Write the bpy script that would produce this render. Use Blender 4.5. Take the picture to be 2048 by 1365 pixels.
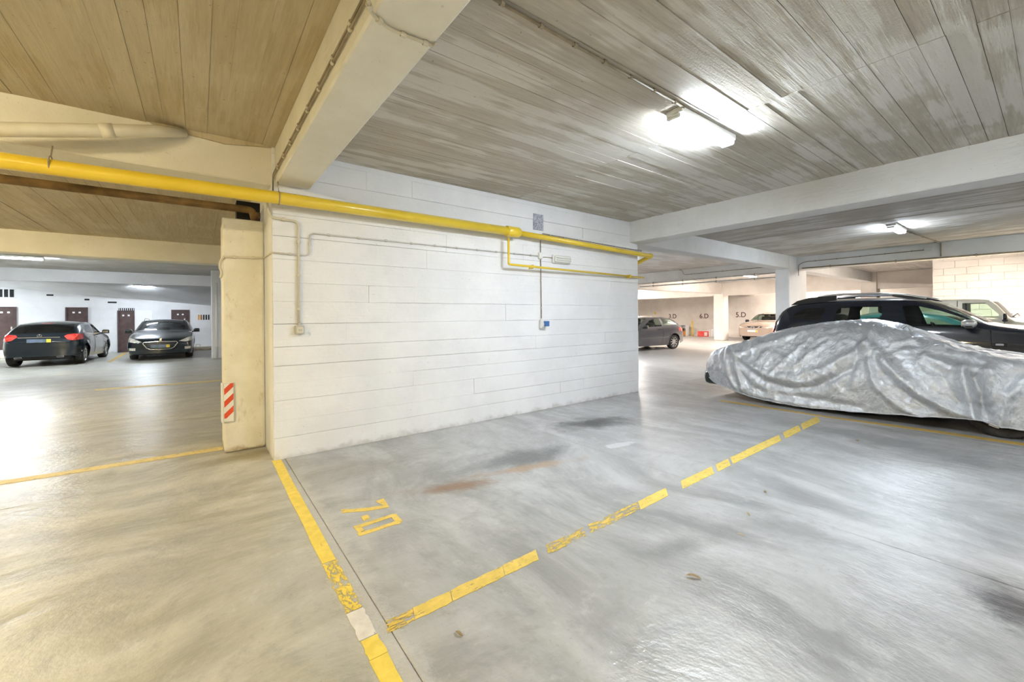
import bpy, bmesh, math, random
from mathutils import Vector, Matrix, noise

random.seed(7)
sc = bpy.context.scene
for o in list(bpy.data.objects):
    bpy.data.objects.remove(o, do_unlink=True)

# ------------------------------------------------------------------ camera
W_PX, H_PX = 2048, 1365
F_PX, CX, CY = 827.6, 1024.0, 633.1
YAW, ROLL, CAM_H = math.radians(37.112), math.radians(-0.4864), 1.45
_f = Vector((math.sin(YAW), math.cos(YAW), 0))
_r0 = Vector((math.cos(YAW), -math.sin(YAW), 0))
_u0 = Vector((0, 0, 1))
_r = _r0 * math.cos(ROLL) + _u0 * math.sin(ROLL)
_u = _u0 * math.cos(ROLL) - _r0 * math.sin(ROLL)
CAM = Vector((0, 0, CAM_H))
cd = bpy.data.cameras.new('camera')
cam = bpy.data.objects.new('camera', cd)
sc.collection.objects.link(cam)
cd.sensor_fit = 'HORIZONTAL'
cd.sensor_width = 36.0
cd.lens = F_PX / W_PX * 36.0
cd.shift_x = 0.0
cd.shift_y = -(H_PX / 2 - CY) / W_PX
cd.clip_start, cd.clip_end = 0.05, 200
cam.matrix_world = Matrix(((_r.x, _u.x, -_f.x, CAM.x), (_r.y, _u.y, -_f.y, CAM.y), (_r.z, _u.z, -_f.z, CAM.z), (0, 0, 0, 1)))
sc.camera = cam


def ray(px, py):
    return _f + _r * ((px - CX) / F_PX) - _u * ((py - CY) / F_PX)


def at_z(px, py, z=0.0):
    d = ray(px, py)
    return CAM + d * ((z - CAM_H) / d.z)


def at_y(px, py, y):
    d = ray(px, py)
    return CAM + d * (y / d.y)


def at_x(px, py, x):
    d = ray(px, py)
    return CAM + d * (x / d.x)


# ------------------------------------------------------------------ world, exposure
wd = bpy.data.worlds.new('world')
sc.world = wd
wd.use_nodes = True
wd.node_tree.nodes['Background'].inputs[0].default_value = (0.9, 0.95, 1.0, 1)
wd.node_tree.nodes['Background'].inputs[1].default_value = 0.02
sc.view_settings.view_transform = 'Standard'
sc.view_settings.look = 'None'
sc.view_settings.gamma = 1.0
sc.view_settings.use_curve_mapping = False
sc.view_settings.exposure = 2.84
COOL, WARM, FAR = (0.80, 0.895, 1.0), (1.0, 0.83, 0.50), (1.0, 0.90, 0.82)
LAMP_COOL, LAMP_WARM, LAMP_FAR, LAMP_BACK, LAMP_LANE = 46.0, 62.0, 102.0, 60.0, 88.0
sc.cycles.use_denoising = True
sc.cycles.max_bounces = 5
sc.cycles.diffuse_bounces = 3
sc.cycles.glossy_bounces = 3
sc.cycles.transparent_max_bounces = 12
sc.cycles.use_adaptive_sampling = True
sc.cycles.adaptive_threshold = 0.06
sc.cycles.caustics_reflective = False
sc.cycles.caustics_refractive = False
sc.cycles.sample_clamp_indirect = 6.0

COL = sc.collection


# ------------------------------------------------------------------ materials
class NT:
    def __init__(self, name):
        self.m = bpy.data.materials.new(name)
        self.m.use_nodes = True
        self.t = self.m.node_tree
        self.n = self.t.nodes
        self.n.clear()
        self.out = self.n.new('ShaderNodeOutputMaterial')

    def node(self, typ, ins=None, **kw):
        nd = self.n.new(typ)
        for k, v in kw.items():
            setattr(nd, k, v)
        for k, v in (ins or {}).items():
            s = nd.inputs[k]
            if hasattr(v, 'bl_idname') or isinstance(v, bpy.types.NodeSocket):
                self.t.links.new(v if isinstance(v, bpy.types.NodeSocket) else v.outputs[0], s)
            else:
                if isinstance(v, tuple) and len(v) == 3 and s.type == 'RGBA':
                    v = (*v, 1)
                s.default_value = v
        return nd

    def math(self, op, a, b=0.0, c=None, clamp=False):
        d = {0: a, 1: b}
        if c is not None:
            d[2] = c
        return self.node('ShaderNodeMath', d, operation=op, use_clamp=clamp).outputs[0]

    def mix(self, fac, a, b, blend='MIX'):
        nd = self.n.new('ShaderNodeMix')
        nd.data_type = 'RGBA'
        nd.blend_type = blend
        for i, v in ((0, fac), (6, a), (7, b)):
            s = nd.inputs[i]
            if isinstance(v, bpy.types.NodeSocket):
                self.t.links.new(v, s)
            else:
                if isinstance(v, tuple) and len(v) == 3:
                    v = (*v, 1)
                s.default_value = v
        return nd.outputs[2]

    def noise(self, vec, scale, detail=4.0, rough=0.55, dist=0.0):
        return self.node('ShaderNodeTexNoise', {'Vector': vec, 'Scale': scale, 'Detail': detail, 'Roughness': rough, 'Distortion': dist}).outputs[0]

    def ramp(self, v, lo, hi, a=0.0, b=1.0):
        return self.node('ShaderNodeMapRange', {0: v, 1: lo, 2: hi, 3: a, 4: b}, interpolation_type='SMOOTHSTEP').outputs[0]

    def pos(self, scale=(1, 1, 1), rot=(0, 0, 0), loc=(0, 0, 0)):
        g = self.node('ShaderNodeNewGeometry').outputs['Position']
        return self.node('ShaderNodeMapping', {'Vector': g, 'Location': loc, 'Rotation': rot, 'Scale': scale}).outputs[0]

    def obj(self, scale=(1, 1, 1)):
        g = self.node('ShaderNodeTexCoord').outputs['Object']
        return self.node('ShaderNodeMapping', {'Vector': g, 'Scale': scale}).outputs[0]

    def bump(self, h, strength=0.3, dist=0.01, normal=None):
        d = {'Height': h, 'Strength': strength, 'Distance': dist}
        if normal is not None:
            d['Normal'] = normal
        return self.node('ShaderNodeBump', d).outputs[0]

    def bsdf(self, **ins):
        d = {k.replace('_', ' '): v for k, v in ins.items()}
        b = self.node('ShaderNodeBsdfPrincipled', d)
        self.t.links.new(b.outputs[0], self.out.inputs[0])
        return b


def simple(name, c1, c2=None, rough=0.5, metal=0.0, scale=6.0, bump=0.0, bscale=40.0, coat=0.0, spec=0.5, lo=0.35, hi=0.65):
    t = NT(name)
    p = t.obj()
    col = c1 if c2 is None else t.mix(t.ramp(t.noise(p, scale), lo, hi), c1, c2)
    ins = dict(Base_Color=col, Roughness=rough, Metallic=metal)
    b = t.bsdf(**ins)
    b.inputs['Coat Weight'].default_value = coat
    b.inputs['Coat Roughness'].default_value = 0.05
    b.inputs['Specular IOR Level'].default_value = spec
    if bump:
        t.t.links.new(t.bump(t.noise(p, bscale, 5), bump, 0.01), b.inputs['Normal'])
    return t.m


def emis(name, col, strength):
    t = NT(name)
    e = t.node('ShaderNodeEmission', {0: col, 1: strength})
    t.t.links.new(e.outputs[0], t.out.inputs[0])
    return t.m


def glass(name, tint, refl=0.12, rough=0.03):
    t = NT(name)
    fr = t.node('ShaderNodeLayerWeight', {'Blend': 0.25}).outputs[0]
    fac = t.math('MULTIPLY_ADD', fr, 0.55, refl, clamp=True)
    a = t.node('ShaderNodeBsdfTransparent', {0: tint})
    b = t.node('ShaderNodeBsdfGlossy', {0: (0.95, 0.97, 1.0), 'Roughness': rough})
    m = t.node('ShaderNodeMixShader', {0: fac, 1: a.outputs[0], 2: b.outputs[0]})
    t.t.links.new(m.outputs[0], t.out.inputs[0])
    return t.m


def floor_mat():
    t = NT('floor_concrete')
    P = t.pos()
    sep = t.node('ShaderNodeSeparateXYZ', {0: P})
    X, Y = sep.outputs[0], sep.outputs[1]
    # trowel swirls: warped, stretched noise
    wv = t.node('ShaderNodeTexNoise', {'Vector': P, 'Scale': 0.35, 'Detail': 2.0}).outputs[1]
    warp = t.node('ShaderNodeVectorMath', {0: wv, 1: (1.6, 1.6, 0)}, operation='MULTIPLY').outputs[0]
    Pw = t.node('ShaderNodeVectorMath', {0: P, 1: warp}, operation='ADD').outputs[0]
    sA = t.noise(t.node('ShaderNodeMapping', {'Vector': Pw, 'Rotation': (0, 0, 0.25), 'Scale': (0.9, 2.9, 1)}).outputs[0], 1.2, 5, 0.68)
    sB = t.noise(t.node('ShaderNodeMapping', {'Vector': Pw, 'Rotation': (0, 0, -0.35), 'Scale': (2.6, 0.9, 1)}).outputs[0], 1.0, 5, 0.68)
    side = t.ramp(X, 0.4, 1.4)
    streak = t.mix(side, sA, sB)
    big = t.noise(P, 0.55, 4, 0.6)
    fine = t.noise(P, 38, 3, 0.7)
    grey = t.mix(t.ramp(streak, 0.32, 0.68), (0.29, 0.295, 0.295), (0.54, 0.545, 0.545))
    beige = t.mix(t.ramp(streak, 0.30, 0.70), (0.33, 0.315, 0.245), (0.58, 0.56, 0.48))  # lane tint: some of the warm lamp's light painted into the floor colour
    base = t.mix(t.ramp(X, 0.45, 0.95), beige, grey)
    base = t.mix(t.math('MULTIPLY', t.ramp(big, 0.42, 0.62), 0.45), base, (0.44, 0.44, 0.435))
    mid = t.noise(Pw, 5.0, 5, 0.72)
    base = t.mix(t.ramp(mid, 0.50, 0.68, 0, 0.40), base, (0.26, 0.255, 0.24))
    base = t.mix(t.ramp(mid, 0.46, 0.30, 0, 0.40), base, (0.66, 0.655, 0.64))
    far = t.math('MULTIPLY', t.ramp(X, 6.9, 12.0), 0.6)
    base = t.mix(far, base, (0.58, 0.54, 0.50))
    # wear: oil, rust and damp marks of their own shape
    wn = t.noise(Pw, 3.2, 6, 0.72)

    def stain(base, px, py, rx, ry, ang, col, amt, lo=1.15, hi=0.0):
        c = at_z(px, py)
        q = t.node('ShaderNodeVectorMath', {0: P, 1: (c.x, c.y, 0)}, operation='SUBTRACT').outputs[0]
        q = t.node('ShaderNodeMapping', {'Vector': q, 'Rotation': (0, 0, ang)}).outputs[0]
        q = t.node('ShaderNodeMapping', {'Vector': q, 'Scale': (1 / rx, 1 / ry, 1)}).outputs[0]
        d = t.node('ShaderNodeVectorMath', {0: q}, operation='LENGTH').outputs['Value']
        d = t.math('ADD', d, t.math('MULTIPLY', t.math('SUBTRACT', wn, 0.5), 2.2))
        return t.mix(t.math('MULTIPLY', t.ramp(d, lo, hi), amt), base, col)
    base = stain(base, 1185, 846, 0.62, 0.34, 0.2, (0.05, 0.052, 0.05), 1.0, 1.3, 0.1)
    base = stain(base, 1060, 915, 0.55, 0.26, 0.0, (0.10, 0.105, 0.105), 0.85, 1.25, 0.1)
    base = stain(base, 960, 935, 0.7, 0.25, 0.1, (0.17, 0.175, 0.175), 0.6)
    base = stain(base, 905, 975, 0.48, 0.13, 0.35, (0.24, 0.13, 0.05), 0.9, 1.25, 0.1)
    base = stain(base, 1060, 935, 0.55, 0.09, 0.25, (0.42, 0.27, 0.15), 0.85, 1.25, 0.1)
    base = stain(base, 2035, 1215, 0.30, 0.20, 0.0, (0.05, 0.045, 0.05), 0.95, 1.25, 0.1)
    base = stain(base, 1350, 1095, 0.35, 0.12, 0.3, (0.20, 0.205, 0.19), 0.7)
    base = stain(base, 1550, 1050, 0.35, 0.18, 1.2, (0.24, 0.245, 0.235), 0.6)
    base = stain(base, 1750, 880, 0.40, 1.3, 0.1, (0.19, 0.195, 0.20), 0.75)
    base = stain(base, 330, 975, 0.55, 0.16, -0.1, (0.60, 0.57, 0.48), 0.8)
    base = stain(base, 490, 912, 0.45, 0.20, 0.0, (0.22, 0.18, 0.08), 0.8)
    base = stain(base, 260, 925, 1.6, 0.16, -0.06, (0.50, 0.43, 0.25), 0.5)
    base = stain(base, 1240, 890, 0.35, 0.10, 0.2, (0.68, 0.68, 0.69), 0.75, 0.7, 0.35)
    base = stain(base, 720, 935, 0.7, 0.3, 0.0, (0.24, 0.23, 0.20), 0.6)
    # whitish rough seam either side of the lane edge
    dl = t.math('ABSOLUTE', t.math('SUBTRACT', X, 0.66))
    dl = t.math('ADD', dl, t.math('MULTIPLY', t.math('SUBTRACT', t.noise(P, 7, 5, 0.7), 0.5), 0.28))
    seam = t.math('MULTIPLY', t.ramp(dl, 0.13, 0.05), t.ramp(Y, 4.4, 3.9))
    base = t.mix(t.math('MULTIPLY', seam, 0.6), base, (0.62, 0.60, 0.56))
    ck = t.node('ShaderNodeTexVoronoi', {'Vector': Pw, 'Scale': 0.55}, feature='DISTANCE_TO_EDGE').outputs[0]
    crack = t.math('MULTIPLY', t.ramp(ck, 0.003, 0.0), t.ramp(big, 0.50, 0.58))
    base = t.mix(t.math('MULTIPLY', crack, 0.0), base, (0.12, 0.11, 0.10))
    base = t.mix(t.ramp(fine, 0.60, 0.75, 0, 0.35), base, (0.2, 0.19, 0.17))
    sr = t.ramp(streak, 0.2, 0.8)
    # kept above 0.28 everywhere: the denoiser splits surfaces at that gloss
    rough = t.math('MULTIPLY_ADD', sr, 0.10, t.ramp(big, 0.3, 0.7, 0.31, 0.285))
    h = t.math('ADD', t.math('MULTIPLY', sr, 0.75), t.math('ADD', t.math('MULTIPLY', fine, 0.16), t.math('MULTIPLY', mid, 0.38)))
    h = t.math("ADD", h, t.math("MULTIPLY", t.math("MULTIPLY", seam, fine), 0.9))
    b = t.bsdf(Base_Color=base, Roughness=rough, Normal=t.bump(h, 0.6, 0.02))
    b.inputs['Specular IOR Level'].default_value = 0.8
    return t.m


def board_mat(name, along, tan1, tan2, white, wamt):
    """board-marked concrete soffit, old whitewash left in patches"""
    t = NT(name)
    sc_ = (0.38, 6.0, 1) if along == 'X' else (6.0, 0.38, 1)
    rnd = t.node('ShaderNodeObjectInfo').outputs['Random']
    P = t.pos()
    ps = t.pos(scale=sc_)
    big = t.noise(P, 0.9, 3, 0.62)
    grain = t.noise(ps, 5.0, 4, 0.68)
    col = t.mix(t.ramp(grain, 0.3, 0.7), tan1, tan2)
    col = t.mix(t.math('MULTIPLY', rnd, 0.22), col, white)
    pat = t.math('ADD', t.noise(ps, 1.1, 6, 0.68), t.math('MULTIPLY', t.math('SUBTRACT', big, 0.5), 0.8))
    m = t.math('MULTIPLY', t.ramp(pat, 0.47, 0.58), wamt)
    col = t.mix(m, col, white)
    fine = t.noise(P, 60, 2, 0.6)
    pit = t.ramp(t.noise(P, 26, 2, 0.5), 0.70, 0.76)
    col = t.mix(t.math('MULTIPLY', pit, 0.5), col, (0.16, 0.13, 0.09))
    h = t.math('ADD', t.math('MULTIPLY', grain, 0.7), t.math('MULTIPLY', fine, 0.25))
    h = t.math('ADD', h, t.math('MULTIPLY', m, 0.25))
    b = t.bsdf(Base_Color=col, Roughness=0.75, Normal=t.bump(h, 0.6, 0.012))
    b.inputs['Specular IOR Level'].default_value = 0.3
    return t.m


def plaster_mat(name, c1, c2, stain_c, lines=None, bump=0.5, low_stain=0.5, scale=1.5, scuff=0.0):
    """painted rough concrete with scuffs and a dirty foot"""
    t = NT(name)
    P = t.pos()
    sep = t.node('ShaderNodeSeparateXYZ', {0: P})
    n1 = t.noise(P, scale, 4, 0.6)
    n2 = t.noise(P, 22, 3, 0.65)
    col = t.mix(t.ramp(n1, 0.35, 0.65), c1, c2)
    foot = t.math('ADD', sep.outputs[2], t.math('MULTIPLY', t.math('SUBTRACT', t.noise(P, 5, 3, 0.7), 0.5), 0.25))
    col = t.mix(t.math('MULTIPLY', t.ramp(foot, 0.07, -0.02), low_stain), col, stain_c)
    if scuff:
        sc2 = t.noise(t.pos(scale=(1, 1, 0.45)), 4.5, 4, 0.75)
        col = t.mix(t.ramp(sc2, 0.58, 0.72, 0.0, scuff), col, stain_c)
    pit = t.ramp(t.noise(P, 34, 2, 0.5), 0.70, 0.75)
    col = t.mix(t.math('MULTIPLY', pit, 0.35), col, stain_c)
    h = t.math('ADD', t.math('MULTIPLY', n2, 0.6), t.math('MULTIPLY', n1, 0.5))
    if lines:
        ln = t.noise(t.pos(scale=lines), 6, 3, 0.6)
        h = t.math('ADD', h, t.math('MULTIPLY', ln, 0.6))
    b = t.bsdf(Base_Color=col, Roughness=0.7, Normal=t.bump(h, bump, 0.012))
    b.inputs['Specular IOR Level'].default_value = 0.3
    return t.m


def worn_paint(name, col, wear, scale=(3, 16, 1)):
    t = NT(name)
    P = t.pos(scale=scale)
    n = t.math('ADD', t.math('MULTIPLY', t.noise(P, 3.0, 7, 0.75), 0.7), t.math('MULTIPLY', t.noise(t.pos(), 30, 5, 0.8), 0.3))
    keep = t.ramp(n, wear, wear + 0.03)
    n2 = t.noise(t.pos(), 14, 5, 0.6)
    c = t.mix(t.ramp(n2, 0.35, 0.7), col, tuple(min(1, x * 1.12 + 0.03) for x in col))
    a = t.node('ShaderNodeBsdfTransparent')
    b = t.node('ShaderNodeBsdfPrincipled', {'Base Color': c, 'Roughness': 0.55, 'Normal': t.bump(n2, 0.5, 0.01)})
    m = t.node('ShaderNodeMixShader', {0: keep, 1: a.outputs[0], 2: b.outputs[0]})
    t.t.links.new(m.outputs[0], t.out.inputs[0])
    return t.m


def paint(name, c, flake=None, rough=0.28):
    t = NT(name)
    P = t.obj()
    col = c if flake is None else t.mix(t.ramp(t.noise(P, 900, 1, 0.5), 0.45, 0.7), c, flake)
    b = t.bsdf(Base_Color=col, Roughness=rough, Metallic=0.0)
    b.inputs['Specular IOR Level'].default_value = 0.25
    b.inputs['Coat Weight'].default_value = 1.0
    b.inputs['Coat Roughness'].default_value = 0.04
    return t.m


def cover_mat():
    t = NT('silver_cover_fabric')
    P = t.pos()
    wv = t.node('ShaderNodeTexNoise', {'Vector': P, 'Scale': 3.0, 'Detail': 3.0}).outputs[1]
    Pw = t.node('ShaderNodeVectorMath', {0: P, 1: t.node('ShaderNodeVectorMath', {0: wv, 1: (0.35, 0.35, 0.35)}, operation='MULTIPLY').outputs[0]}, operation='ADD').outputs[0]
    v1 = t.node('ShaderNodeTexVoronoi', {'Vector': Pw, 'Scale': 7.0}, feature='SMOOTH_F1').outputs[0]
    v2 = t.node('ShaderNodeTexVoronoi', {'Vector': Pw, 'Scale': 19.0}, feature='F1').outputs[0]
    n = t.noise(Pw, 14, 6, 0.65, 0.8)
    h = t.math('ADD', t.math('MULTIPLY', v1, 0.9), t.math('MULTIPLY', v2, 0.35))
    h = t.math('ADD', h, t.math('MULTIPLY', n, 0.7))
    col = t.mix(t.ramp(n, 0.35, 0.65), (0.58, 0.61, 0.66), (0.73, 0.76, 0.81))
    b = t.bsdf(Base_Color=col, Roughness=0.40, Metallic=0.5, Normal=t.bump(h, 0.45, 0.03))
    return t.m


M = {}
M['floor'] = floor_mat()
M['joint'] = simple('joint_filler', (0.13, 0.125, 0.11), (0.22, 0.21, 0.19), 0.9)
M['ceil_left'] = board_mat('soffit_tan_boards', 'Y', (0.46, 0.375, 0.225), (0.56, 0.47, 0.31), (0.68, 0.61, 0.46), 0.40)
M['ceil_right'] = board_mat('soffit_grey_boards', 'X', (0.42, 0.375, 0.305), (0.54, 0.495, 0.42), (0.72, 0.695, 0.65), 0.7)
M['ceil_far'] = board_mat('soffit_pale_boards', 'Y', (0.42, 0.38, 0.33), (0.54, 0.50, 0.45), (0.74, 0.72, 0.69), 0.7)
M['ceil_slab'] = board_mat('soffit_slab', 'X', (0.44, 0.41, 0.36), (0.56, 0.53, 0.48), (0.72, 0.70, 0.67), 0.7)
M['wall'] = plaster_mat('white_painted_wall', (0.80, 0.80, 0.81), (0.86, 0.86, 0.865), (0.42, 0.40, 0.36), lines=(0.6, 1, 7), bump=0.55)
M['pillar'] = plaster_mat('cream_painted_pillar', (0.80, 0.76, 0.65), (0.87, 0.84, 0.75), (0.42, 0.30, 0.14), bump=0.75, low_stain=0.8, scale=3.5, scuff=0.45)
M['beam_left'] = plaster_mat('cream_painted_beam', (0.79, 0.755, 0.65), (0.86, 0.835, 0.75), (0.50, 0.42, 0.28), lines=(5, 0.5, 5), bump=0.5)
M['beam_right'] = plaster_mat('white_painted_beam', (0.76, 0.755, 0.74), (0.83, 0.825, 0.81), (0.5, 0.47, 0.42), lines=(5, 0.5, 5), bump=0.4)
M['far_wall'] = plaster_mat('pale_block_wall', (0.76, 0.70, 0.64), (0.82, 0.77, 0.71), (0.50, 0.42, 0.34), lines=(1, 0.5, 5), bump=0.4)
M['back_wall'] = plaster_mat('grey_white_wall', (0.78, 0.78, 0.79), (0.84, 0.84, 0.85), (0.5, 0.45, 0.38), lines=(6, 1, 0.4), bump=0.4)
M['gas'] = simple('yellow_gas_paint', (0.80, 0.56, 0.03), (0.86, 0.62, 0.05), 0.32, scale=2, coat=0.3)
M['conduit_l'] = simple('cream_conduit', (0.62, 0.57, 0.44), (0.72, 0.67, 0.54), 0.5)
M['conduit_r'] = simple('grey_conduit', (0.55, 0.53, 0.50), (0.66, 0.64, 0.61), 0.5)
M['conduit_b'] = simple('brown_conduit', (0.27, 0.22, 0.15), (0.36, 0.30, 0.21), 0.55)
M['pvc'] = simple('cream_drain_pipe', (0.74, 0.69, 0.56), (0.80, 0.76, 0.64), 0.45)
M['rust'] = simple('rusty_pipe', (0.10, 0.055, 0.015), (0.20, 0.115, 0.035), 0.7, bump=0.3)
M['dark'] = simple('dark_void', (0.02, 0.02, 0.02), None, 0.8)
M['black'] = simple('black_plastic', (0.018, 0.018, 0.02), (0.03, 0.03, 0.032), 0.45)
M['rubber'] = simple('tyre_rubber', (0.022, 0.022, 0.022), (0.05, 0.048, 0.045), 0.8, bump=0.2)
M['alloy'] = simple('alloy_silver', (0.70, 0.70, 0.70), None, 0.25, 0.9)
M['alloy_dark'] = simple('alloy_grey', (0.30, 0.30, 0.31), None, 0.3, 0.9)
M['chrome'] = simple('chrome', (0.85, 0.85, 0.86), None, 0.1, 1.0)
M['glass_dark'] = glass('smoked_glass', (0.06, 0.065, 0.07), 0.08)
M['glass_clear'] = glass('green_tinted_glass', (0.74, 0.86, 0.78), 0.05)
M['glass_screen'] = glass('windscreen_glass', (0.45, 0.56, 0.50), 0.16)
M['headlamp'] = simple('headlamp_lens', (0.90, 0.87, 0.78), (0.62, 0.59, 0.50), 0.15, 0.1, scale=14, coat=1)
M['red_lens'] = simple('red_lamp_lens', (0.70, 0.02, 0.02), (0.85, 0.10, 0.07), 0.12, scale=9, coat=1)
M['fabric'] = simple('seat_fabric', (0.06, 0.065, 0.065), (0.09, 0.095, 0.095), 0.9)
M['amber'] = simple('amber_light_tint', (0.85, 0.38, 0.05), None, 0.3)
M['plate_white'] = simple('plate_white', (0.80, 0.80, 0.76), None, 0.4)
M['plate_yellow'] = simple('plate_yellow', (0.80, 0.58, 0.06), None, 0.4)
M['plate_blur'] = simple('plate_blue_grey', (0.16, 0.20, 0.30), (0.07, 0.13, 0.11), 0.4, scale=4)
M['paint_yellow'] = worn_paint('worn_yellow_paint', (0.80, 0.59, 0.12), 0.415)
M['paint_faint'] = worn_paint('faint_yellow_paint', (0.74, 0.60, 0.24), 0.42, (6, 6, 1))
M['paint_yellow_worn'] = worn_paint('very_worn_yellow_paint', (0.78, 0.57, 0.11), 0.49)
M['paint_yellow_left'] = worn_paint('worn_yellow_lane_paint', (0.82, 0.62, 0.09), 0.37, (16, 3, 1))
M['paint_yellow_left_worn'] = worn_paint('flaked_yellow_lane_paint', (0.82, 0.62, 0.09), 0.48, (12, 5, 1))
M['paint_white'] = worn_paint('white_paint_patch', (0.72, 0.68, 0.62), 0.40, (8, 8, 1))
M['paint_orange'] = worn_paint('dull_orange_paint', (0.58, 0.38, 0.08), 0.36, (16, 3, 1))
M['box_grey'] = simple('socket_grey', (0.50, 0.48, 0.42), (0.56, 0.54, 0.48), 0.45)
M['box_white'] = simple('socket_white', (0.78, 0.78, 0.76), None, 0.4)
M['blue'] = simple('socket_blue', (0.06, 0.16, 0.42), None, 0.4)
M['lens_white'] = simple('lamp_cover_white', (0.80, 0.80, 0.76), None, 0.25)
M['door_brown'] = simple('brown_painted_door', (0.070, 0.040, 0.036), (0.10, 0.06, 0.052), 0.6)
M['red'] = simple('reflector_red', (0.78, 0.09, 0.03), None, 0.35)
M['white'] = simple('reflector_white', (0.88, 0.87, 0.84), None, 0.35)
M['rusted_plate'] = simple('spotted_metal_plate', (0.52, 0.53, 0.58), (0.24, 0.24, 0.30), 0.6, scale=45)
M['leaf'] = simple('dry_leaf', (0.52, 0.40, 0.22), (0.72, 0.62, 0.44), 0.8, scale=30)
M['ink'] = simple('stencil_ink', (0.10, 0.03, 0.03), None, 0.7)
M['carton_red'] = simple('red_carton', (0.75, 0.05, 0.04), (0.82, 0.12, 0.09), 0.5)
M['carton_white'] = simple('white_carton', (0.80, 0.78, 0.76), None, 0.5)
M['wood'] = simple('orange_wood', (0.50, 0.20, 0.04), (0.36, 0.13, 0.03), 0.6)
M['yellow_post'] = simple('yellow_post', (0.80, 0.52, 0.05), None, 0.5)
M['cover'] = cover_mat()


# ------------------------------------------------------------------ object helpers
def tag(o, label=None, cat=None, group=None, kind=None):
    if label: o['label'] = label
    if cat: o['category'] = cat
    if group: o['group'] = group
    if kind: o['kind'] = kind
    return o


def link(name, me, parent=None):
    o = bpy.data.objects.new(name, me)
    COL.objects.link(o)
    if parent is not None:
        o.parent = parent
    return o


def empty(name, loc=(0, 0, 0), rz=0.0):
    o = bpy.data.objects.new(name, None)
    o.empty_display_size = 0.1
    COL.objects.link(o)
    o.location = loc
    o.rotation_euler = (0, 0, rz)
    return o


class MB:
    def __init__(self):
        self.bm = bmesh.new()

    def quadbox(self, a, b, bev=0.0, seg=2, rot=None, pivot=None):
        a, b = Vector(a), Vector(b)
        vs = [self.bm.verts.new((x, y, z)) for z in (a.z, b.z) for y in (a.y, b.y) for x in (a.x, b.x)]
        fs = [self.bm.faces.new([vs[i] for i in f]) for f in ((0, 2, 3, 1), (4, 5, 7, 6), (0, 1, 5, 4), (2, 6, 7, 3), (0, 4, 6, 2), (1, 3, 7, 5))]
        if bev:
            es = list({e for f in fs for e in f.edges})
            r = bmesh.ops.bevel(self.bm, geom=es, offset=bev, segments=seg, profile=0.5, affect='EDGES')
            vs = list({v for f in r['faces'] for v in f.verts} | {v for v in vs if v.is_valid})
        if rot is not None:
            p = Vector(pivot) if pivot is not None else (a + b) / 2
            for v in vs:
                if v.is_valid:
                    v.co = p + rot @ (v.co - p)
        return self

    def box(self, c, s, bev=0.0, seg=2, rot=None):
        c, s = Vector(c), Vector(s) / 2
        return self.quadbox(c - s, c + s, bev, seg, rot)

    def tube(self, path, r, n=10, cap=True, radii=None):
        path = [Vector(p) for p in path]
        rings = []
        prev = None
        for i, p in enumerate(path):
            d = (path[min(i + 1, len(path) - 1)] - path[max(i - 1, 0)]).normalized()
            if prev is None:
                ax = Vector((0, 0, 1)) if abs(d.z) < 0.9 else Vector((1, 0, 0))
                x = d.cross(ax).normalized()
            else:
                x = (prev - d * prev.dot(d)).normalized()
            prev = x
            y = d.cross(x)
            rr = radii[i] if radii else r
            rings.append([self.bm.verts.new(p + (x * math.cos(2 * math.pi * k / n) + y * math.sin(2 * math.pi * k / n)) * rr) for k in range(n)])
        for a, b in zip(rings, rings[1:]):
            for k in range(n):
                self.bm.faces.new((a[k], a[(k + 1) % n], b[(k + 1) % n], b[k]))
        if cap:
            self.bm.faces.new(list(reversed(rings[0])))
            self.bm.faces.new(rings[-1])
        return self

    def lathe(self, prof, n=24, axis='Y', center=(0, 0, 0)):
        c = Vector(center)
        rings = []
        for h, r in prof:
            ring = []
            for k in range(n):
                a = 2 * math.pi * k / n
                u, v = r * math.cos(a), r * math.sin(a)
                ring.append(self.bm.verts.new(c + (Vector((u, h, v)) if axis == 'Y' else Vector((u, v, h)) if axis == 'Z' else Vector((h, u, v)))))
            rings.append(ring)
        for a, b in zip(rings, rings[1:]):
            for k in range(n):
                self.bm.faces.new((a[k], a[(k + 1) % n], b[(k + 1) % n], b[k]))
        return self

    def prism(self, pts, d):
        """pts: list of 3D points (planar loop), d: extrusion vector"""
        d = Vector(d)
        a = [self.bm.verts.new(Vector(p)) for p in pts]
        b = [self.bm.verts.new(Vector(p) + d) for p in pts]
        self.bm.faces.new(list(reversed(a)))
        self.bm.faces.new(b)
        for i in range(len(a)):
            j = (i + 1) % len(a)
            self.bm.faces.new((a[i], a[j], b[j], b[i]))
        return self

    def mesh(self, name, mat, smooth=False):
        bmesh.ops.recalc_face_normals(self.bm, faces=self.bm.faces)
        me = bpy.data.meshes.new(name)
        self.bm.to_mesh(me)
        self.bm.free()
        if mat is not None:
            me.materials.append(mat)
        if smooth:
            for p in me.polygons:
                p.use_smooth = True
        return me

    def build(self, name, mat, parent=None, smooth=False):
        return link(name, self.mesh(name, mat, smooth), parent)


def arc_path(pts, rad=0.05, n=5):
    """polyline with rounded corners"""
    pts = [Vector(p) for p in pts]
    out = [pts[0]]
    for a, b, c in zip(pts, pts[1:], pts[2:]):
        d1, d2 = (a - b), (c - b)
        r = min(rad, d1.length * 0.45, d2.length * 0.45)
        p, q = b + d1.normalized() * r, b + d2.normalized() * r
        for k in range(n + 1):
            t = k / n
            out.append(p * (1 - t) ** 2 + b * 2 * t * (1 - t) + q * t * t)
    out.append(pts[-1])
    return out


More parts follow.
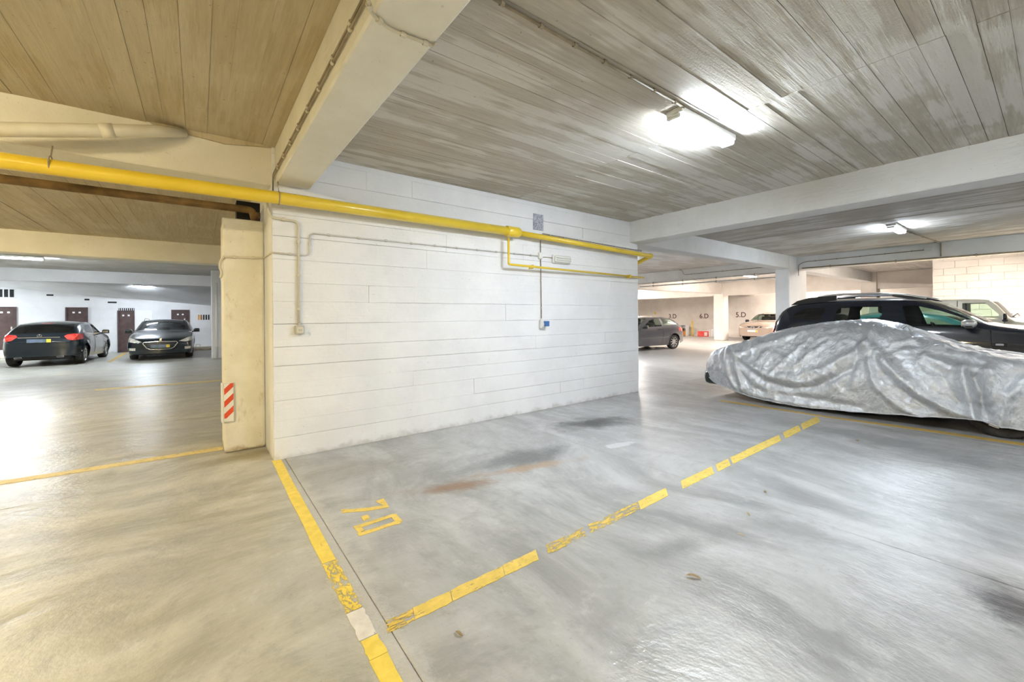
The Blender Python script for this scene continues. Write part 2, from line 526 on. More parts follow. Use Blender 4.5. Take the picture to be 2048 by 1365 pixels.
# ------------------------------------------------------------------ the shell of the garage
ZC, ZB = 3.195, 2.81
X0, X1, Y0, Y1 = -9.0, 27.3, -7.0, 25.0
WY = 4.82
fl = MB().quadbox((X0, Y0, -0.2), (X1, Y1, -0.02)).build('floor', M['joint'])
tag(fl, 'worn polished concrete floor slabs running through the whole garage', 'floor', kind='structure')
xc = [X0, 0.70, 3.42, 6.95, 14.9, X1]
yc = [Y0, 4.90, 12.0, Y1]
for xa, xb in zip(xc, xc[1:]):
    for ya, yb in zip(yc, yc[1:]):
        g = 0.0018
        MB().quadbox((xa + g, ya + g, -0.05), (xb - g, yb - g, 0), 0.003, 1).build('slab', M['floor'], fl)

ce = MB().quadbox((X0, Y0, ZC + 0.012), (X1, Y1, ZC + 0.3)).build('ceiling', M['ceil_slab'])
tag(ce, 'board-marked concrete ceiling slab with old whitewash in patches', 'ceiling', kind='structure')


def boards(xa, xb, ya, yb, along, pitch, mat, splits=()):
    """board imprints left in the soffit, one piece each"""
    lo, hi = (ya, yb) if along == 'X' else (xa, xb)
    p = lo
    while p < hi - 0.02:
        w = pitch * random.uniform(0.85, 1.2)
        q = min(p + w, hi)
        ends = [xa, *splits, xb] if along == 'X' else [ya, *splits, yb]
        for a, b in zip(ends, ends[1:]):
            if a != ends[0]: a += 0.003
            dz = random.choice((0, 0.001, 0.002, 0.004, 0.008)) * random.uniform(0.4, 1.0)
            g = random.choice((0.0, 0.0008, 0.0015, 0.003))
            if along == 'X':
                MB().quadbox((a, p + g, ZC - 0.004 + dz), (b, q - g, ZC + 0.012)).build('board', mat, ce)
            else:
                MB().quadbox((p + g, a, ZC - 0.004 + dz), (q - g, b, ZC + 0.012)).build('board', mat, ce)
        p = q


boards(0.95, 6.42, -2.0, 4.82, 'X', 0.125, M['ceil_right'], (3.75,))
boards(-3.6, 0.63, 0.6, 4.85, 'Y', 0.14, M['ceil_left'])
boards(-3.9, 0.63, 5.2, 12.05, 'Y', 0.14, M['ceil_left'])
boards(6.85, 14.6, -1.0, 4.85, 'Y', 0.20, M['ceil_far'])


def struct_box(name, a, b, mat, label, cat, bev=0.012):
    o = MB().quadbox(a, b, bev, 1).build(name, mat)
    return tag(o, label, cat, kind='structure')


T = ZC + 0.02
struct_box('ceiling_beam', (0.63, Y0, ZB + 0.01), (0.955, WY, T), M['beam_left'], 'deep cream concrete beam with cable clips along its side, ending at the white wall', 'beam')
struct_box('ceiling_beam', (X0, 4.85, ZB), (0.63, 5.22, T), M['beam_left'], 'cream concrete cross beam above the fat yellow pipe and the pillar', 'beam')
struct_box('ceiling_beam', (0.63, 5.22, ZB), (0.955, Y1, T), M['beam_left'], 'cream concrete beam running on behind the pillar', 'beam')
struct_box('ceiling_beam', (X0, 12.05, 2.755), (0.63, 12.5, T), M['beam_left'], 'cracked cream cross beam behind the pillar, in front of the parked black cars', 'beam')
struct_box('ceiling_beam', (X0, 20.9, 2.78), (0.63, 21.3, T), M['back_wall'], 'smooth white cross beam above the two black cars', 'beam')
struct_box('ceiling_beam', (6.42, Y0, ZB), (6.83, 4.85, T), M['beam_right'], 'white concrete beam between the white wall end and the covered car bay', 'beam')
struct_box('ceiling_beam', (6.42, 4.85, ZB), (X1, 5.21, T), M['beam_right'], 'white cross beam from the wall end to the square white column', 'beam')
struct_box('ceiling_beam', (14.62, Y0, ZB), (15.1, 4.85, T), M['beam_right'], 'white concrete beam with cable runs above the dark blue car', 'beam')
struct_box('ceiling_beam', (15.0, 5.21, ZB), (15.45, Y1, T), M['beam_right'], 'long white beam with a stepped cable behind the white wall end', 'beam')
struct_box('ceiling_beam', (23.2, Y0, 2.5), (23.65, Y1, T), M['far_wall'], 'pale pink beam above the far slim column', 'beam')
struct_box('ceiling_beam', (15.45, 11.3, 2.62), (X1, 11.65, T), M['far_wall'], 'pale pink cross beam meeting the far slim column', 'beam')

# the big white wall: board-cast, each board mark its own strip
wall = MB().quadbox((0.60, WY + 0.012, 0), (6.65, WY + 0.30, T)).quadbox((0.596, WY + 0.013, 0.0), (1.0, 5.44, ZB - 0.001)).build('wall_center', M['wall'])
tag(wall, 'big white painted board-cast concrete wall carrying the yellow pipes', 'wall', kind='structure')
z = 0.0
k = 0
while z < ZC - 0.01:
    hgt = random.uniform(0.17, 0.24)
    zt = min(z + hgt, ZC)
    cuts = [0.60] + sorted(random.uniform(1.2, 5.9) for _ in range(random.choice((1, 2, 2)))) + [6.65]
    for a, b in zip(cuts, cuts[1:]):
        dy = random.uniform(-0.003, 0.004)
        MB().quadbox((a + 0.0005, WY + dy, z + random.choice((0, 0.001, 0.002))), (b - 0.0005, WY + 0.012, zt - random.choice((0, 0.0015, 0.0025))), 0.002, 1).build('board', M['wall'], wall)
    z = zt

pil = empty('concrete_pillar', (0.40, 5.65, 0))
tag(pil, 'rough cream duct pillar with an open top, beside the white wall', 'pillar', kind='structure')
bm = MB()
bm.quadbox((0.21 - 0.40, 5.42 - 5.65, 0), (0.592 - 0.40, 5.95 - 5.65, 2.53), 0.025, 2)
bm.build('shaft', M['pillar'], pil)
MB().quadbox((0.205 - 0.40, 5.415 - 5.65, 2.47), (0.585 - 0.40, 5.50 - 5.65, 2.545), 0.008, 1).build('rim', M['pillar'], pil)
MB().quadbox((-0.05, 0.0, 2.53), (0.18, 0.2, 2.80)).build('void_lining', M['dark'], pil)

col_lbl = dict(cat='pillar', kind='structure')
tag(MB().quadbox((14.02, 4.842, 0), (15.43, 5.218, T), 0.02, 1).build('concrete_pillar', M['beam_right']), 'square white concrete column behind the dark blue car', 'pillar', kind='structure')
tag(MB().quadbox((23.15, 11.2, 0), (23.72, 11.75, T), 0.02, 1).build('concrete_pillar', M['far_wall']), 'slim pale column in front of the numbered wall', 'pillar', kind='structure')
tag(MB().quadbox((0.36, 18.4, 0), (0.85, 18.9, T), 0.02, 1).build('concrete_pillar', M['back_wall']), 'white column with a drain pipe beside the black estate car', 'pillar', kind='structure')
tag(MB().quadbox((23.15, 4.7, 0), (23.72, 5.25, T), 0.02, 1).build('concrete_pillar', M['far_wall']), 'pale far column behind the dark blue car roof', 'pillar', kind='structure')

tag(MB().quadbox((X0, Y1, 0), (6.0, Y1 + 0.2, T)).build('wall_back', M['back_wall']), 'grey-white back wall with brown doors behind the black cars', 'wall', kind='structure')
tag(MB().quadbox((6.0, Y1, 0), (X1, Y1 + 0.2, T)).build('wall_back', M['far_wall']), 'pale back wall hidden beyond the white wall', 'wall', kind='structure')
tag(MB().quadbox((X0 - 0.2, Y0, 0), (X0, Y1, T)).build('wall_left', M['pillar']), 'cream wall along the driving lane', 'wall', kind='structure')
tag(MB().quadbox((X0, Y0 - 0.2, 0), (X1, Y0, T)).build('wall_front', M['pillar']), 'pale wall at the near end of the bays', 'wall', kind='structure')
wr = MB().quadbox((X1, Y0, 0), (X1 + 0.2, Y1, T)).build('wall_right', M['far_wall'])
tag(wr, 'pale pinkish wall with stencilled bay numbers', 'wall', kind='structure')
bw = MB().quadbox((19.0 + 0.02, Y0, 0), (19.3, 2.47, T)).build('wall_block', M['pillar'])
tag(bw, 'pale block wall behind the cream off-road car', 'wall', kind='structure')
z = 0.0
row = 0
while z < ZC - 0.02:
    zt = min(z + 0.22, ZC)
    y = 2.47
    off = 0.0 if row % 2 else 0.25
    first = True
    while y > -2.5:
        yb = y - (0.5 - off if first else 0.5)
        first = False
        MB().quadbox((19.0, yb + 0.004, z + 0.004), (19.03, y - 0.004, zt - 0.004), 0.004, 1).build('block', M['far_wall'], bw)
        y = yb
    z = zt
    row += 1
# low kerb along the numbered wall and the back wall
tag(MB().quadbox((X1 - 0.35, 5.3, 0), (X1, 24.9, 0.10), 0.01, 1).build('kerb', M['far_wall']), 'low pale kerb along the numbered wall', 'kerb', kind='structure')
a, b = at_y(386, 700, Y1), at_y(424, 700, Y1)
tag(MB().quadbox((a.x, Y1 - 0.9, 0), (b.x + 0.4, Y1, 0.13), 0.01, 1).build('kerb', M['pillar']), 'low brownish kerb beside the black estate car', 'kerb', kind='structure')
tag(MB().quadbox((-8.9, Y1 - 0.75, 0), (-5.0, Y1, 0.30), 0.01, 1).build('kerb', M['pillar']), 'cream kerb step below the leftmost brown door', 'kerb', kind='structure')
# sloping ramp soffit over the back wall
a0, a1 = at_y(-40, 571, Y1), at_y(424, 612, Y1)
vs = [(a0.x, 21.3, 3.15), (a1.x, 21.3, 3.0), (a1.x, Y1, a1.z), (a0.x, Y1, a0.z)]
pr = MB()
pr.prism(vs, (0, 0, 0.12))
tag(pr.build('trim_1', M['back_wall']), 'sloping white ramp underside above the brown doors', 'ramp', kind='structure')

# ------------------------------------------------------------------ lamps
EM = {'cool': emis('lamp_cool', COOL, LAMP_COOL), 'warm': emis('lamp_warm', WARM, LAMP_WARM), 'far': emis('lamp_far', FAR, LAMP_FAR), 'back': emis('lamp_back', COOL, LAMP_BACK), 'lane': emis('lamp_lane', COOL, LAMP_LANE)}


def tube_light(x, y, along, kind, label, length=1.2, group=None, zc=ZC):
    r = empty('ceiling_light', (x, y, zc), 0 if along == 'X' else math.pi / 2)
    tag(r, label, 'light', group)
    L = length / 2
    MB().quadbox((-L, -0.075, -0.055), (L, 0.075, -0.004), 0.006, 1).build('housing', M['box_white'], r)
    MB().quadbox((-L + 0.03, -0.05, -0.090), (L - 0.03, 0.05, -0.056)).build('diffuser', EM[kind], r)
    for s in (-1, 1):
        MB().quadbox((s * L - 0.022, -0.060, -0.095), (s * L + 0.012, 0.060, -0.056), 0.008, 1).build('end_cap', M['box_white'], r)
    return r


tube_light(3.68, 1.95, 'X', 'cool', 'bright white tube light on the boarded ceiling facing the white wall', 0.95)
tube_light(11.2, 1.96, 'X', 'cool', 'bright white tube light above the dark blue car', 0.95)
tube_light(16.3, 0.3, 'X', 'far', 'white tube light behind the beam above the cream off-road car')
tube_light(19.3, 8.2, 'X', 'far', 'white tube light over the bronze car bay')
tube_light(10.6, 8.6, 'X', 'cool', 'white tube light hidden behind the white wall')
tube_light(21.6, 17.5, 'X', 'far', 'unseen white tube light facing the numbered wall')  # hidden lamp, placed for its light on the numbered wall
tube_light(19.3, 14.6, 'X', 'far', 'white tube light beyond the grey hatchback')
tube_light(25.4, 8.0, 'X', 'far', 'white tube light above the bronze car')
tube_light(10.0, 16.0, 'X', 'far', 'white tube light in the hidden rear bay')
tube_light(-2.9, 1.95, 'X', 'warm', 'warm tube light on the tan ceiling of the near driving lane')
tube_light(-3.6, 8.6, 'X', 'warm', 'warm tube light on the tan ceiling behind the cream cross beam')
tube_light(-3.85, 16.9, 'X', 'lane', 'white tube light behind the cracked cream beam', 0.9)
tube_light(-1.8, 22.6, 'X', 'back', 'small white tube light above the black estate car', 0.6, zc=2.86)
tube_light(-7.6, 22.6, 'X', 'back', 'unseen white tube light out of frame by the leftmost brown door', zc=2.93)  # unseen lamp kept out of frame for its light on the back wall
tube_light(3.68, -4.4, 'X', 'cool', 'added white fill light, unseen over the near bay row')  # this and the next two: unseen lamps added as fill
tube_light(-3.0, -4.4, 'X', 'warm', 'added warm fill light, unseen at the near end of the driving lane')
tube_light(11.2, -4.4, 'X', 'cool', 'added white fill light, unseen over the far near-row bay')


# ------------------------------------------------------------------ pipes and conduits
def clip_mesh(name, r, mat):
    b = MB()
    b.lathe([(-0.012, r * 1.25), (-0.012, r * 1.75), (0.012, r * 1.75), (0.012, r * 1.25), (-0.012, r * 1.25)], 12, 'X')
    b.box((0, 0, r * 1.9), (0.02, r * 1.6, r * 1.4))
    return b.mesh(name, mat)


CLIPS = {}


def conduit(name, label, cat, path, r, mat, rad=0.05, clips=None, pitch=0.3, standoff=(0, 0, 1), group=None, clip_mat=None):
    """tube along a polyline with a clip every `pitch` metres; standoff points to the wall it is fixed on"""
    path = [Vector(p) for p in path]
    org = path[0].copy()
    root = empty(name, org)
    tag(root, label, cat, group)
    loc = [p - org for p in path]
    MB().tube(arc_path(loc, rad), r, 8).build('tube', mat, root, True)
    cm = clip_mat or mat
    key = (round(r, 4), cm.name)
    if key not in CLIPS:
        CLIPS[key] = clip_mesh('clip', r, cm)
    so = Vector(standoff).normalized()
    if pitch:
        for a, b in zip(loc, loc[1:]):
            L = (b - a).length
            if L < pitch * 0.6:
                continue
            n = max(1, int(L / pitch))
            d = (b - a).normalized()
            if abs(d.dot(so)) > 0.9:
                continue
            zax = (so - d * so.dot(d)).normalized()
            yax = zax.cross(d)
            for k in range(n):
                c = a + (b - a) * ((k + 0.5) / n)
                o = link('clip', CLIPS[key], root)
                o.matrix_local = Matrix.Translation(c) @ Matrix((d, yax, zax)).transposed().to_4x4()
    return root


PY = WY - 0.15


def wpt(px, py, off=0.02):
    return at_y(px, py, WY - off)


# fat yellow gas pipe with a reducer and the thinner run to the wall end
gp = empty('gas_pipe', (0.6, PY, 2.64))
tag(gp, 'fat bright yellow gas pipe crossing the pillar and the white wall, with a reducer', 'pipe')
o_ = Vector((0.6, PY, 2.64))
pa, pb = at_y(-120, 305, PY), at_y(1018, 463, PY)
pm_ = at_y(549, 395, PY)
MB().tube([at_y(0, 321, PY) + (at_y(0, 321, PY) - pm_) * 1.4 - o_, at_y(0, 321, PY) - o_, pm_ - o_, pb - o_], 0.061, 24).build('main_pipe', M['gas'], gp, True)
rd0, rd1 = at_y(1014, 462.5, PY), at_y(1040, 466, PY)
rdx = (rd1 - rd0).normalized()
MB().tube([rd0 - o_, rd0 + rdx * 0.01 - o_, rd1 - rdx * 0.03 - o_, rd1 - o_], 0.07, 24, radii=[0.066, 0.073, 0.073, 0.05]).build('reducer', M['gas'], gp, True)
MB().tube([rd0 - rdx * 0.008 - o_, rd0 + rdx * 0.004 - o_], 0.076, 24).build('weld_ring', M['gas'], gp, True)
t0, t1 = at_y(1036, 466, PY + 0.02), at_y(1301, 512.5, PY + 0.02)
t2 = Vector((t1.x - 0.02, 5.3, t1.z - 0.22))
MB().tube(arc_path([t0 - o_, t1 - o_, t2 - o_], 0.07, 6), 0.038, 16).build('reduced_pipe', M['gas'], gp, True)
MB().tube([t1 + Vector((-0.05, 0, 0)) - o_, t1 - o_ + Vector((0.02, 0, 0))], 0.046, 16).build('elbow_sleeve', M['gas'], gp, True)
b0, b1, b2 = at_y(1017, 476, PY), at_y(1017.5, 529, PY), at_y(1288, 556, WY - 0.06)
MB().tube(arc_path([b0 - o_, b1 - o_, Vector((b2.x, b2.y, b2.z)) - o_], 0.03), 0.017, 12).build('branch_pipe', M['gas'], gp, True)
for px, py in ((1065, 534), (1260, 553)):
    c = at_y(px, py, WY - 0.085) - o_
    MB().box(c + Vector((0, 0.03, 0)), (0.016, 0.11, 0.06), 0.004, 1).build('bracket', M['gas'], gp)
for xx in (0.64, -0.9):
    c = Vector((xx, PY, pm_.z + 0.0)) - o_
    b = MB()
    b.tube([c + Vector((0, 0.066 * math.cos(a), 0.066 * math.sin(a))) for a in [k * math.pi / 12 - math.pi / 2 for k in range(25)]], 0.005, 6)
    b.tube([c + Vector((0, 0.0, 0.066)), c + Vector((0, 0.05, 0.18 if xx > 0 else 0.16))], 0.005, 6)
    b.build('hanger', M['conduit_b'], gp, True)

# rusty drain behind the yellow pipe turning into the pillar top
r0, r1 = at_y(-60, 350, 5.5), at_y(505, 421, 5.5)
rp = empty('drain_pipe', r1)
tag(rp, 'rusty brown drain pipe behind the yellow pipe turning into the open pillar top', 'pipe')
MB().tube(arc_path([r0 - r1 + (r0 - r1) * 0.5, Vector((0, 0, 0)), Vector((0.03, 0.02, -0.16))], 0.05), 0.040, 16).build('tube', M['rust'], rp, True)
MB().tube([Vector((0.028, 0.015, -0.02)), Vector((0.03, 0.02, -0.08))], 0.05, 16).build('collar', M['rust'], rp, True)

# cream drain pipe entering the cross beam
d0, d1, d2, d3 = at_y(-140, 262, 4.62), at_y(0, 259, 4.62), at_y(230, 262, 4.64), at_y(370, 266, 4.82)
dp = empty('drain_pipe', d3)
tag(dp, 'cream plastic drain pipe slanting into the cross beam under the tan ceiling', 'pipe')
MB().tube([d0 - d3, d1 - d3, d2 - d3, at_y(310, 262.5, 4.72) - d3, Vector((0, 0, 0))], 0.052, 20, radii=[0.052, 0.052, 0.052, 0.05, 0.04]).build('tube', M['pvc'], dp, True)
dj = at_y(200, 261.5, 4.64)
dj2 = at_y(228, 262, 4.645)
MB().tube([dj - d3, dj2 - d3], 0.058, 20).build('coupling', M['pvc'], dp, True)
# mortar fillet where it enters the beam
mf = MB()
fl_pts = [at_y(300, 246, 4.86), at_y(372, 252, 4.86), at_y(470, 280, 4.86), at_y(545, 297, 4.86), at_y(450, 290, 4.86), at_y(380, 272, 4.86), at_y(330, 268, 4.86)]
mf.prism([p + Vector((0, 0.02, 0)) for p in fl_pts], (0, -0.06, 0.0))
tag(mf.build('mortar_patch', M['ceil_left']), 'rough tan mortar patch around the cream pipe end on the cross beam', 'mortar')

# conduits on the white wall
conduit('cable_conduit', 'thick cream conduit dropping down the white wall to the grey socket near the pillar', 'conduit',
        [wpt(534, 400), wpt(536, 420), wpt(541, 435), wpt(592, 443), wpt(597, 451), wpt(597.5, 652)], 0.0115, M['conduit_l'], 0.05, pitch=0.27, standoff=(0, 1, 0))
conduit('cable_conduit', 'thin cream conduit stepping up beside the thick one and running along the white wall', 'conduit',
        [wpt(546, 505.5, 0.016), wpt(612, 511, 0.016), wpt(619, 508, 0.016), wpt(620, 470, 0.016), wpt(626, 467, 0.016), wpt(1078, 512.5, 0.016)], 0.008, M['conduit_r'], 0.04, pitch=0.3, standoff=(0, 1, 0))
pq = [at_y(449, 514, 5.40), at_y(523, 516, 5.40)]
conduit('cable_conduit', 'short cream conduit across the face of the duct pillar', 'conduit', [pq[0], Vector((0.575, 5.40, pq[1].z)), Vector((0.588, 5.40, pq[1].z)), Vector((0.588, 4.84, wpt(546, 505.5).z)), wpt(548, 505.5, 0.016)], 0.009, M['conduit_l'], 0.03, pitch=0.14, standoff=(0, 1, 0))
conduit('cable_conduit', 'thin grey conduit dropping from the junction box to the blue socket', 'conduit',
        [wpt(1081, 481, 0.016), wpt(1083, 643, 0.016)], 0.007, M['conduit_b'], pitch=0.4, standoff=(0, 1, 0), clip_mat=M['conduit_r'])
conduit('cable_conduit', 'thin clipped conduit just above the thinner yellow pipe', 'conduit',
        [wpt(1085, 467.5, 0.016), wpt(1283, 502.5, 0.016)], 0.007, M['conduit_b'], pitch=0.28, standoff=(0, 1, 0), clip_mat=M['conduit_r'])
conduit('cable_conduit', 'short lead from the junction box to the emergency light', 'conduit', [wpt(1081, 515, 0.016), wpt(1092, 514.5, 0.016), wpt(1104, 516, 0.016)], 0.005, M['conduit_b'], pitch=0)
jb = empty('junction_box', wpt(1080.5, 512, 0.02))
tag(jb, 'small white junction box on the white wall beside the emergency light', 'junction box')
MB().quadbox((-0.035, -0.02, -0.05), (0.035, 0.018, 0.05), 0.008, 2).build('box', M['box_white'], jb)
MB().quadbox((-0.028, -0.026, -0.04), (0.028, -0.02, 0.04), 0.003, 1).build('lid', M['box_white'], jb)


def socket(px, py, w, h, label, m1, m2):
    c = wpt(px, py, 0.0)
    r = empty('wall_socket', c)
    tag(r, label, 'socket')
    MB().quadbox((-w / 2, -0.055, -h / 2), (w / 2, -0.0035, h / 2), 0.008, 2).build('box', m1, r)
    MB().quadbox((-w * 0.36, -0.068, -h * 0.36), (w * 0.40, -0.055, h * 0.30), 0.006, 2).build('flap', m2, r)
    MB().quadbox((-w * 0.2, -0.075, -h * 0.16), (w * 0.22, -0.068, h * 0.14), 0.003, 1).build('catch', m1, r)
    MB().lathe([(h / 2 + 0.03, 0.014), (h / 2, 0.018)], 10, 'Z', (0, -0.02, 0)).build('gland', m1, r, True)
    return r


socket(598, 660, 0.085, 0.09, 'grey-beige surface socket at the foot of the thick cream conduit', M['box_grey'], M['conduit_l'])
sb = socket(1081.5, 649, 0.075, 0.12, 'white surface socket with a blue flap under the thin grey conduit', M['box_white'], M['box_white'])
MB().quadbox((0.005, -0.11, -0.03), (0.085, -0.056, 0.05), 0.008, 2).build('blue_flap', M['blue'], sb)

el = empty('emergency_light', wpt(1120.5, 520, 0.0))
tag(el, 'oblong white emergency light on the white wall below the yellow pipe', 'light')
MB().quadbox((-0.19, -0.045, -0.066), (0.19, -0.0035, 0.066), 0.012, 2).build('base', M['box_white'], el)
MB().quadbox((-0.175, -0.075, -0.052), (0.175, -0.046, 0.052), 0.02, 3).build('cover', M['lens_white'], el)
for zz in (-0.02, 0.012):
    MB().tube([Vector((-0.15, -0.078, zz)), Vector((0.165, -0.078, zz))], 0.006, 8).build('lamp_tube', M['box_grey'], el, True)
pl = at_y(1066, 427, WY)
pl2 = at_y(1086, 462, WY)
tag(MB().quadbox((pl.x, WY - 0.012, pl2.z), (pl2.x, WY - 0.002, pl.z), 0.003, 1).build('wall_plate', M['rusted_plate']), 'spotted grey metal plate high on the white wall above the pipe', 'plate')

# cables on the first beam
BX = 0.63 - 0.012
for dz, lbl in ((0.125, 'upper clipped cable along the side of the cream beam'), (0.095, 'lower clipped cable along the side of the cream beam')):
    conduit('beam_cable', lbl, 'cable', [Vector((BX, 0.6, ZB + dz)), Vector((BX, 4.72, ZB + dz)), Vector((BX - 0.01, 4.80, ZB + dz - 0.03)), Vector((BX - 0.01, 4.80, 2.72))], 0.007, M['conduit_b'], 0.03, pitch=0.34, standoff=(1, 0, 0), clip_mat=M['conduit_l'])
cz = ZB - 0.002
c_ = [at_z(736, 0, cz), at_z(741, 25, cz), at_z(776, 57, cz), at_z(835, 80, cz), at_z(866, 92, cz), at_z(872, 86, cz)]
conduit('beam_cable', 'cream cable looping across the underside of the cream beam', 'cable', [Vector((p.x, p.y, cz)) for p in c_], 0.008, M['conduit_l'], 0.04, pitch=0.12, standoff=(0, 0, 1))
cc = [at_z(960, -18, ZC - 0.018), at_z(1368, 215, ZC - 0.018)]
conduit('ceiling_conduit', 'brown clipped conduit feeding the tube light across the boarded ceiling', 'conduit', cc, 0.009, M['conduit_b'], pitch=0.27, standoff=(0, 0, 1))
# cable runs on the far beam
BX7 = 14.605
q = [at_z(1800, 452, ZC - 0.02), Vector((BX7 - 0.02, 1.9, ZC - 0.02)), Vector((BX7 - 0.015, 1.9, 2.84))]
conduit('ceiling_conduit', 'thin cable from the far tube light down the white beam', 'conduit', [Vector((11.75, 1.95, ZC - 0.02)), Vector((14.58, 1.75, ZC - 0.02)), Vector((BX7, 1.75, ZC - 0.05)), Vector((BX7, 1.75, 2.84))], 0.012, M['conduit_b'], 0.04, pitch=0.8, standoff=(0, 0, 1))
conduit('beam_cable', 'thin cable along the face of the white beam to the square column', 'cable', [at_x(1852, 500, BX7), at_x(1610, 524, BX7), at_x(1597, 530, BX7), at_x(1597, 552, BX7)], 0.010, M['conduit_b'], 0.06, pitch=0.5, standoff=(1, 0, 0))
MBX = at_x(1856, 498, BX7)
tag(MB().box(MBX, (0.04, 0.14, 0.10), 0.01, 1).build('junction_box', M['box_white']), 'small white junction box on the white beam above the dark blue car', 'junction box')
conduit('beam_cable', 'dark pipe low on the white beam above the dark blue car', 'cable', [at_x(2048, 503, BX7 - 0.03), at_x(1604, 537, BX7 - 0.03)], 0.020, M['conduit_b'], 0.06, pitch=1.2, standoff=(1, 0, 0))
BX8 = 14.985
conduit('beam_cable', 'stepped thin cable on the long white beam behind the wall end', 'cable', [at_x(1288, 533, BX8), at_x(1364, 541, BX8), at_x(1368, 550, BX8), at_x(1462, 541, BX8), at_x(1550, 533, BX8)], 0.010, M['conduit_b'], 0.05, pitch=0.5, standoff=(1, 0, 0))
for k, (ya_, yb_) in enumerate(((568.5, 552), (574, 561))):
    conduit('service_pipe', ('upper', 'lower')[k] + ' thin grey service pipe hung under the long white beam', 'pipe', [at_x(1280, ya_, 14.9), at_x(1552, yb_ - 6, 14.9)], 0.024, M['conduit_r'], pitch=1.1, standoff=(1, 0, 0), clip_mat=M['conduit_b'])
# drain pipe and cable by the far left column
cp = at_y(434, 700, 18.38)
conduit('drain_pipe', 'thin white drain pipe down the white column by the black estate car', 'pipe', [Vector((cp.x, 18.32, 2.75)), Vector((cp.x, 18.32, 0.0))], 0.035, M['box_white'], pitch=0.9, standoff=(0, 1, 0))
p1, p2, p3 = at_y(361, 580, 23.5), at_y(366, 590, 24.2), at_y(374, 597, 24.9)
conduit('drain_pipe', 'white bent drain pipe under the far ceiling above the black estate car', 'pipe', [p1 + Vector((-0.05, 0, 0.15)), p1, p2, p3], 0.07, M['box_white'], 0.2, pitch=0)
hp = [at_y(449, 513, 5.40), at_y(441, 522, 5.44), at_y(439, 535, 5.46), at_y(444, 545, 5.44), at_y(441, 556, 5.46)]
conduit('hanging_cable', 'loose pale cable loop hanging at the left edge of the duct pillar', 'cable', hp, 0.012, M['conduit_l'], 0.06, pitch=0)

# red and white corner guard on the pillar
g0, g1 = at_y(447, 767, 5.415), at_y(468, 842, 5.415)
gd = empty('corner_guard', (g0.x, 5.415, g1.z))
tag(gd, 'red and white striped reflector guard on the pillar corner', 'corner guard')
gw, gh = g1.x - g0.x, g0.z - g1.z
MB().quadbox((0, -0.022, 0), (gw, -0.002, gh), 0.006, 2).build('front_plate', M['white'], gd)
MB().quadbox((-0.022, -0.022, 0), (-0.002, 0.08, gh), 0.006, 2).build('side_plate', M['white'], gd)


def clip_poly(pts, lo, hi):
    def cut(pts, z, keep_above):
        out = []
        for i in range(len(pts)):
            a, b = pts[i], pts[(i + 1) % len(pts)]
            ia, ib = (a[1] >= z) == keep_above, (b[1] >= z) == keep_above
            if ia: out.append(a)
            if ia != ib:
                t = (z - a[1]) / (b[1] - a[1])
                out.append((a[0] + t * (b[0] - a[0]), z))
        return out
    return cut(cut(pts, lo, True), hi, False)


for k in range(-1, 4):
    zb_ = 0.02 + k * gh / 3.1
    p = clip_poly([(0.004, zb_), (gw - 0.004, zb_ + 0.085), (gw - 0.004, zb_ + 0.085 + gh / 6.2), (0.004, zb_ + gh / 6.2)], 0.04, gh - 0.004)
    if len(p) > 2:
        MB().prism([(x, -0.0235, z) for x, z in p], (0, 0.002, 0)).build('red_stripe', M['red'], gd)


# ------------------------------------------------------------------ painted lines on the floor
def floor_patch(pts, h=0.0025):
    b = MB()
    b.prism([(p.x, p.y, 0.0005) for p in pts], (0, 0, h))
    return b


ln = empty('parking_line', (0.62, 3.2, 0))
tag(ln, 'broad yellow lane line from the pillar corner past the bay number', 'floor marking')


def lseg(name, ya, yb, mat):
    def xl(y): return 0.578 + (0.563 - 0.578) * (4.9 - y) / 3.3
    def xr(y): return 0.660 + (0.640 - 0.660) * (4.9 - y) / 3.3
    n = 8
    left, right = [], []
    for i in range(n + 1):
        y = ya + (yb - ya) * i / n
        left.append(Vector((xl(y) + random.uniform(-.004, .004), y, 0)))
        right.append(Vector((xr(y) + random.uniform(-.004, .004), y, 0)))
    b = floor_patch([p - Vector((0.62, 3.2, 0)) for p in left + right[::-1]])
    b.build(name, mat, ln)


lseg('paint_segment', at_z(552, 921).y, at_z(655, 1126).y, M['paint_yellow_left'])
lseg('paint_segment', at_z(655, 1128).y, at_z(720, 1217).y, M['paint_yellow_left_worn'])
lseg('white_patch', at_z(720, 1219).y, at_z(745, 1272).y, M['paint_white'])
lseg('paint_segment', at_z(745, 1274).y, at_z(762, 1312).y, M['paint_yellow_left'])
lseg('paint_segment', at_z(762, 1313).y, 0.9, M['paint_yellow_left'])

lf = empty('parking_line', (3.7, 1.9, 0))
tag(lf, 'worn broken yellow line along the front of the empty bay', 'floor marking')


def fseg(pxa, pxb, mat):
    def near(px): return 1266 + (836 - 1266) * (px - 781) / (1656 - 781)
    def farl(px): return 1245 + (833.6 - 1245) * (px - 769) / (1634 - 769)
    n = 6
    A, B = [], []
    for i in range(n + 1):
        px = pxa + (pxb - pxa) * i / n
        A.append(at_z(px, near(px)) + Vector((0, random.uniform(-.004, .004), 0)))
        B.append(at_z(px - 5, farl(px - 5)) + Vector((0, random.uniform(-.004, .004), 0)))
    floor_patch([p - Vector((3.7, 1.9, 0)) for p in A + B[::-1]]).build('paint_segment', mat, lf)


for a, b, w in ((776, 830, 1), (831, 905, 0), (906, 1010, 0), (1011, 1077, 0), (1097, 1172, 1), (1182, 1280, 1), (1281, 1337, 0), (1366, 1428, 0), (1436, 1461, 0), (1466, 1562, 0), (1570, 1602, 0), (1606, 1640, 0)):
    fseg(a, b, M['paint_yellow_worn'] if w else M['paint_yellow'])

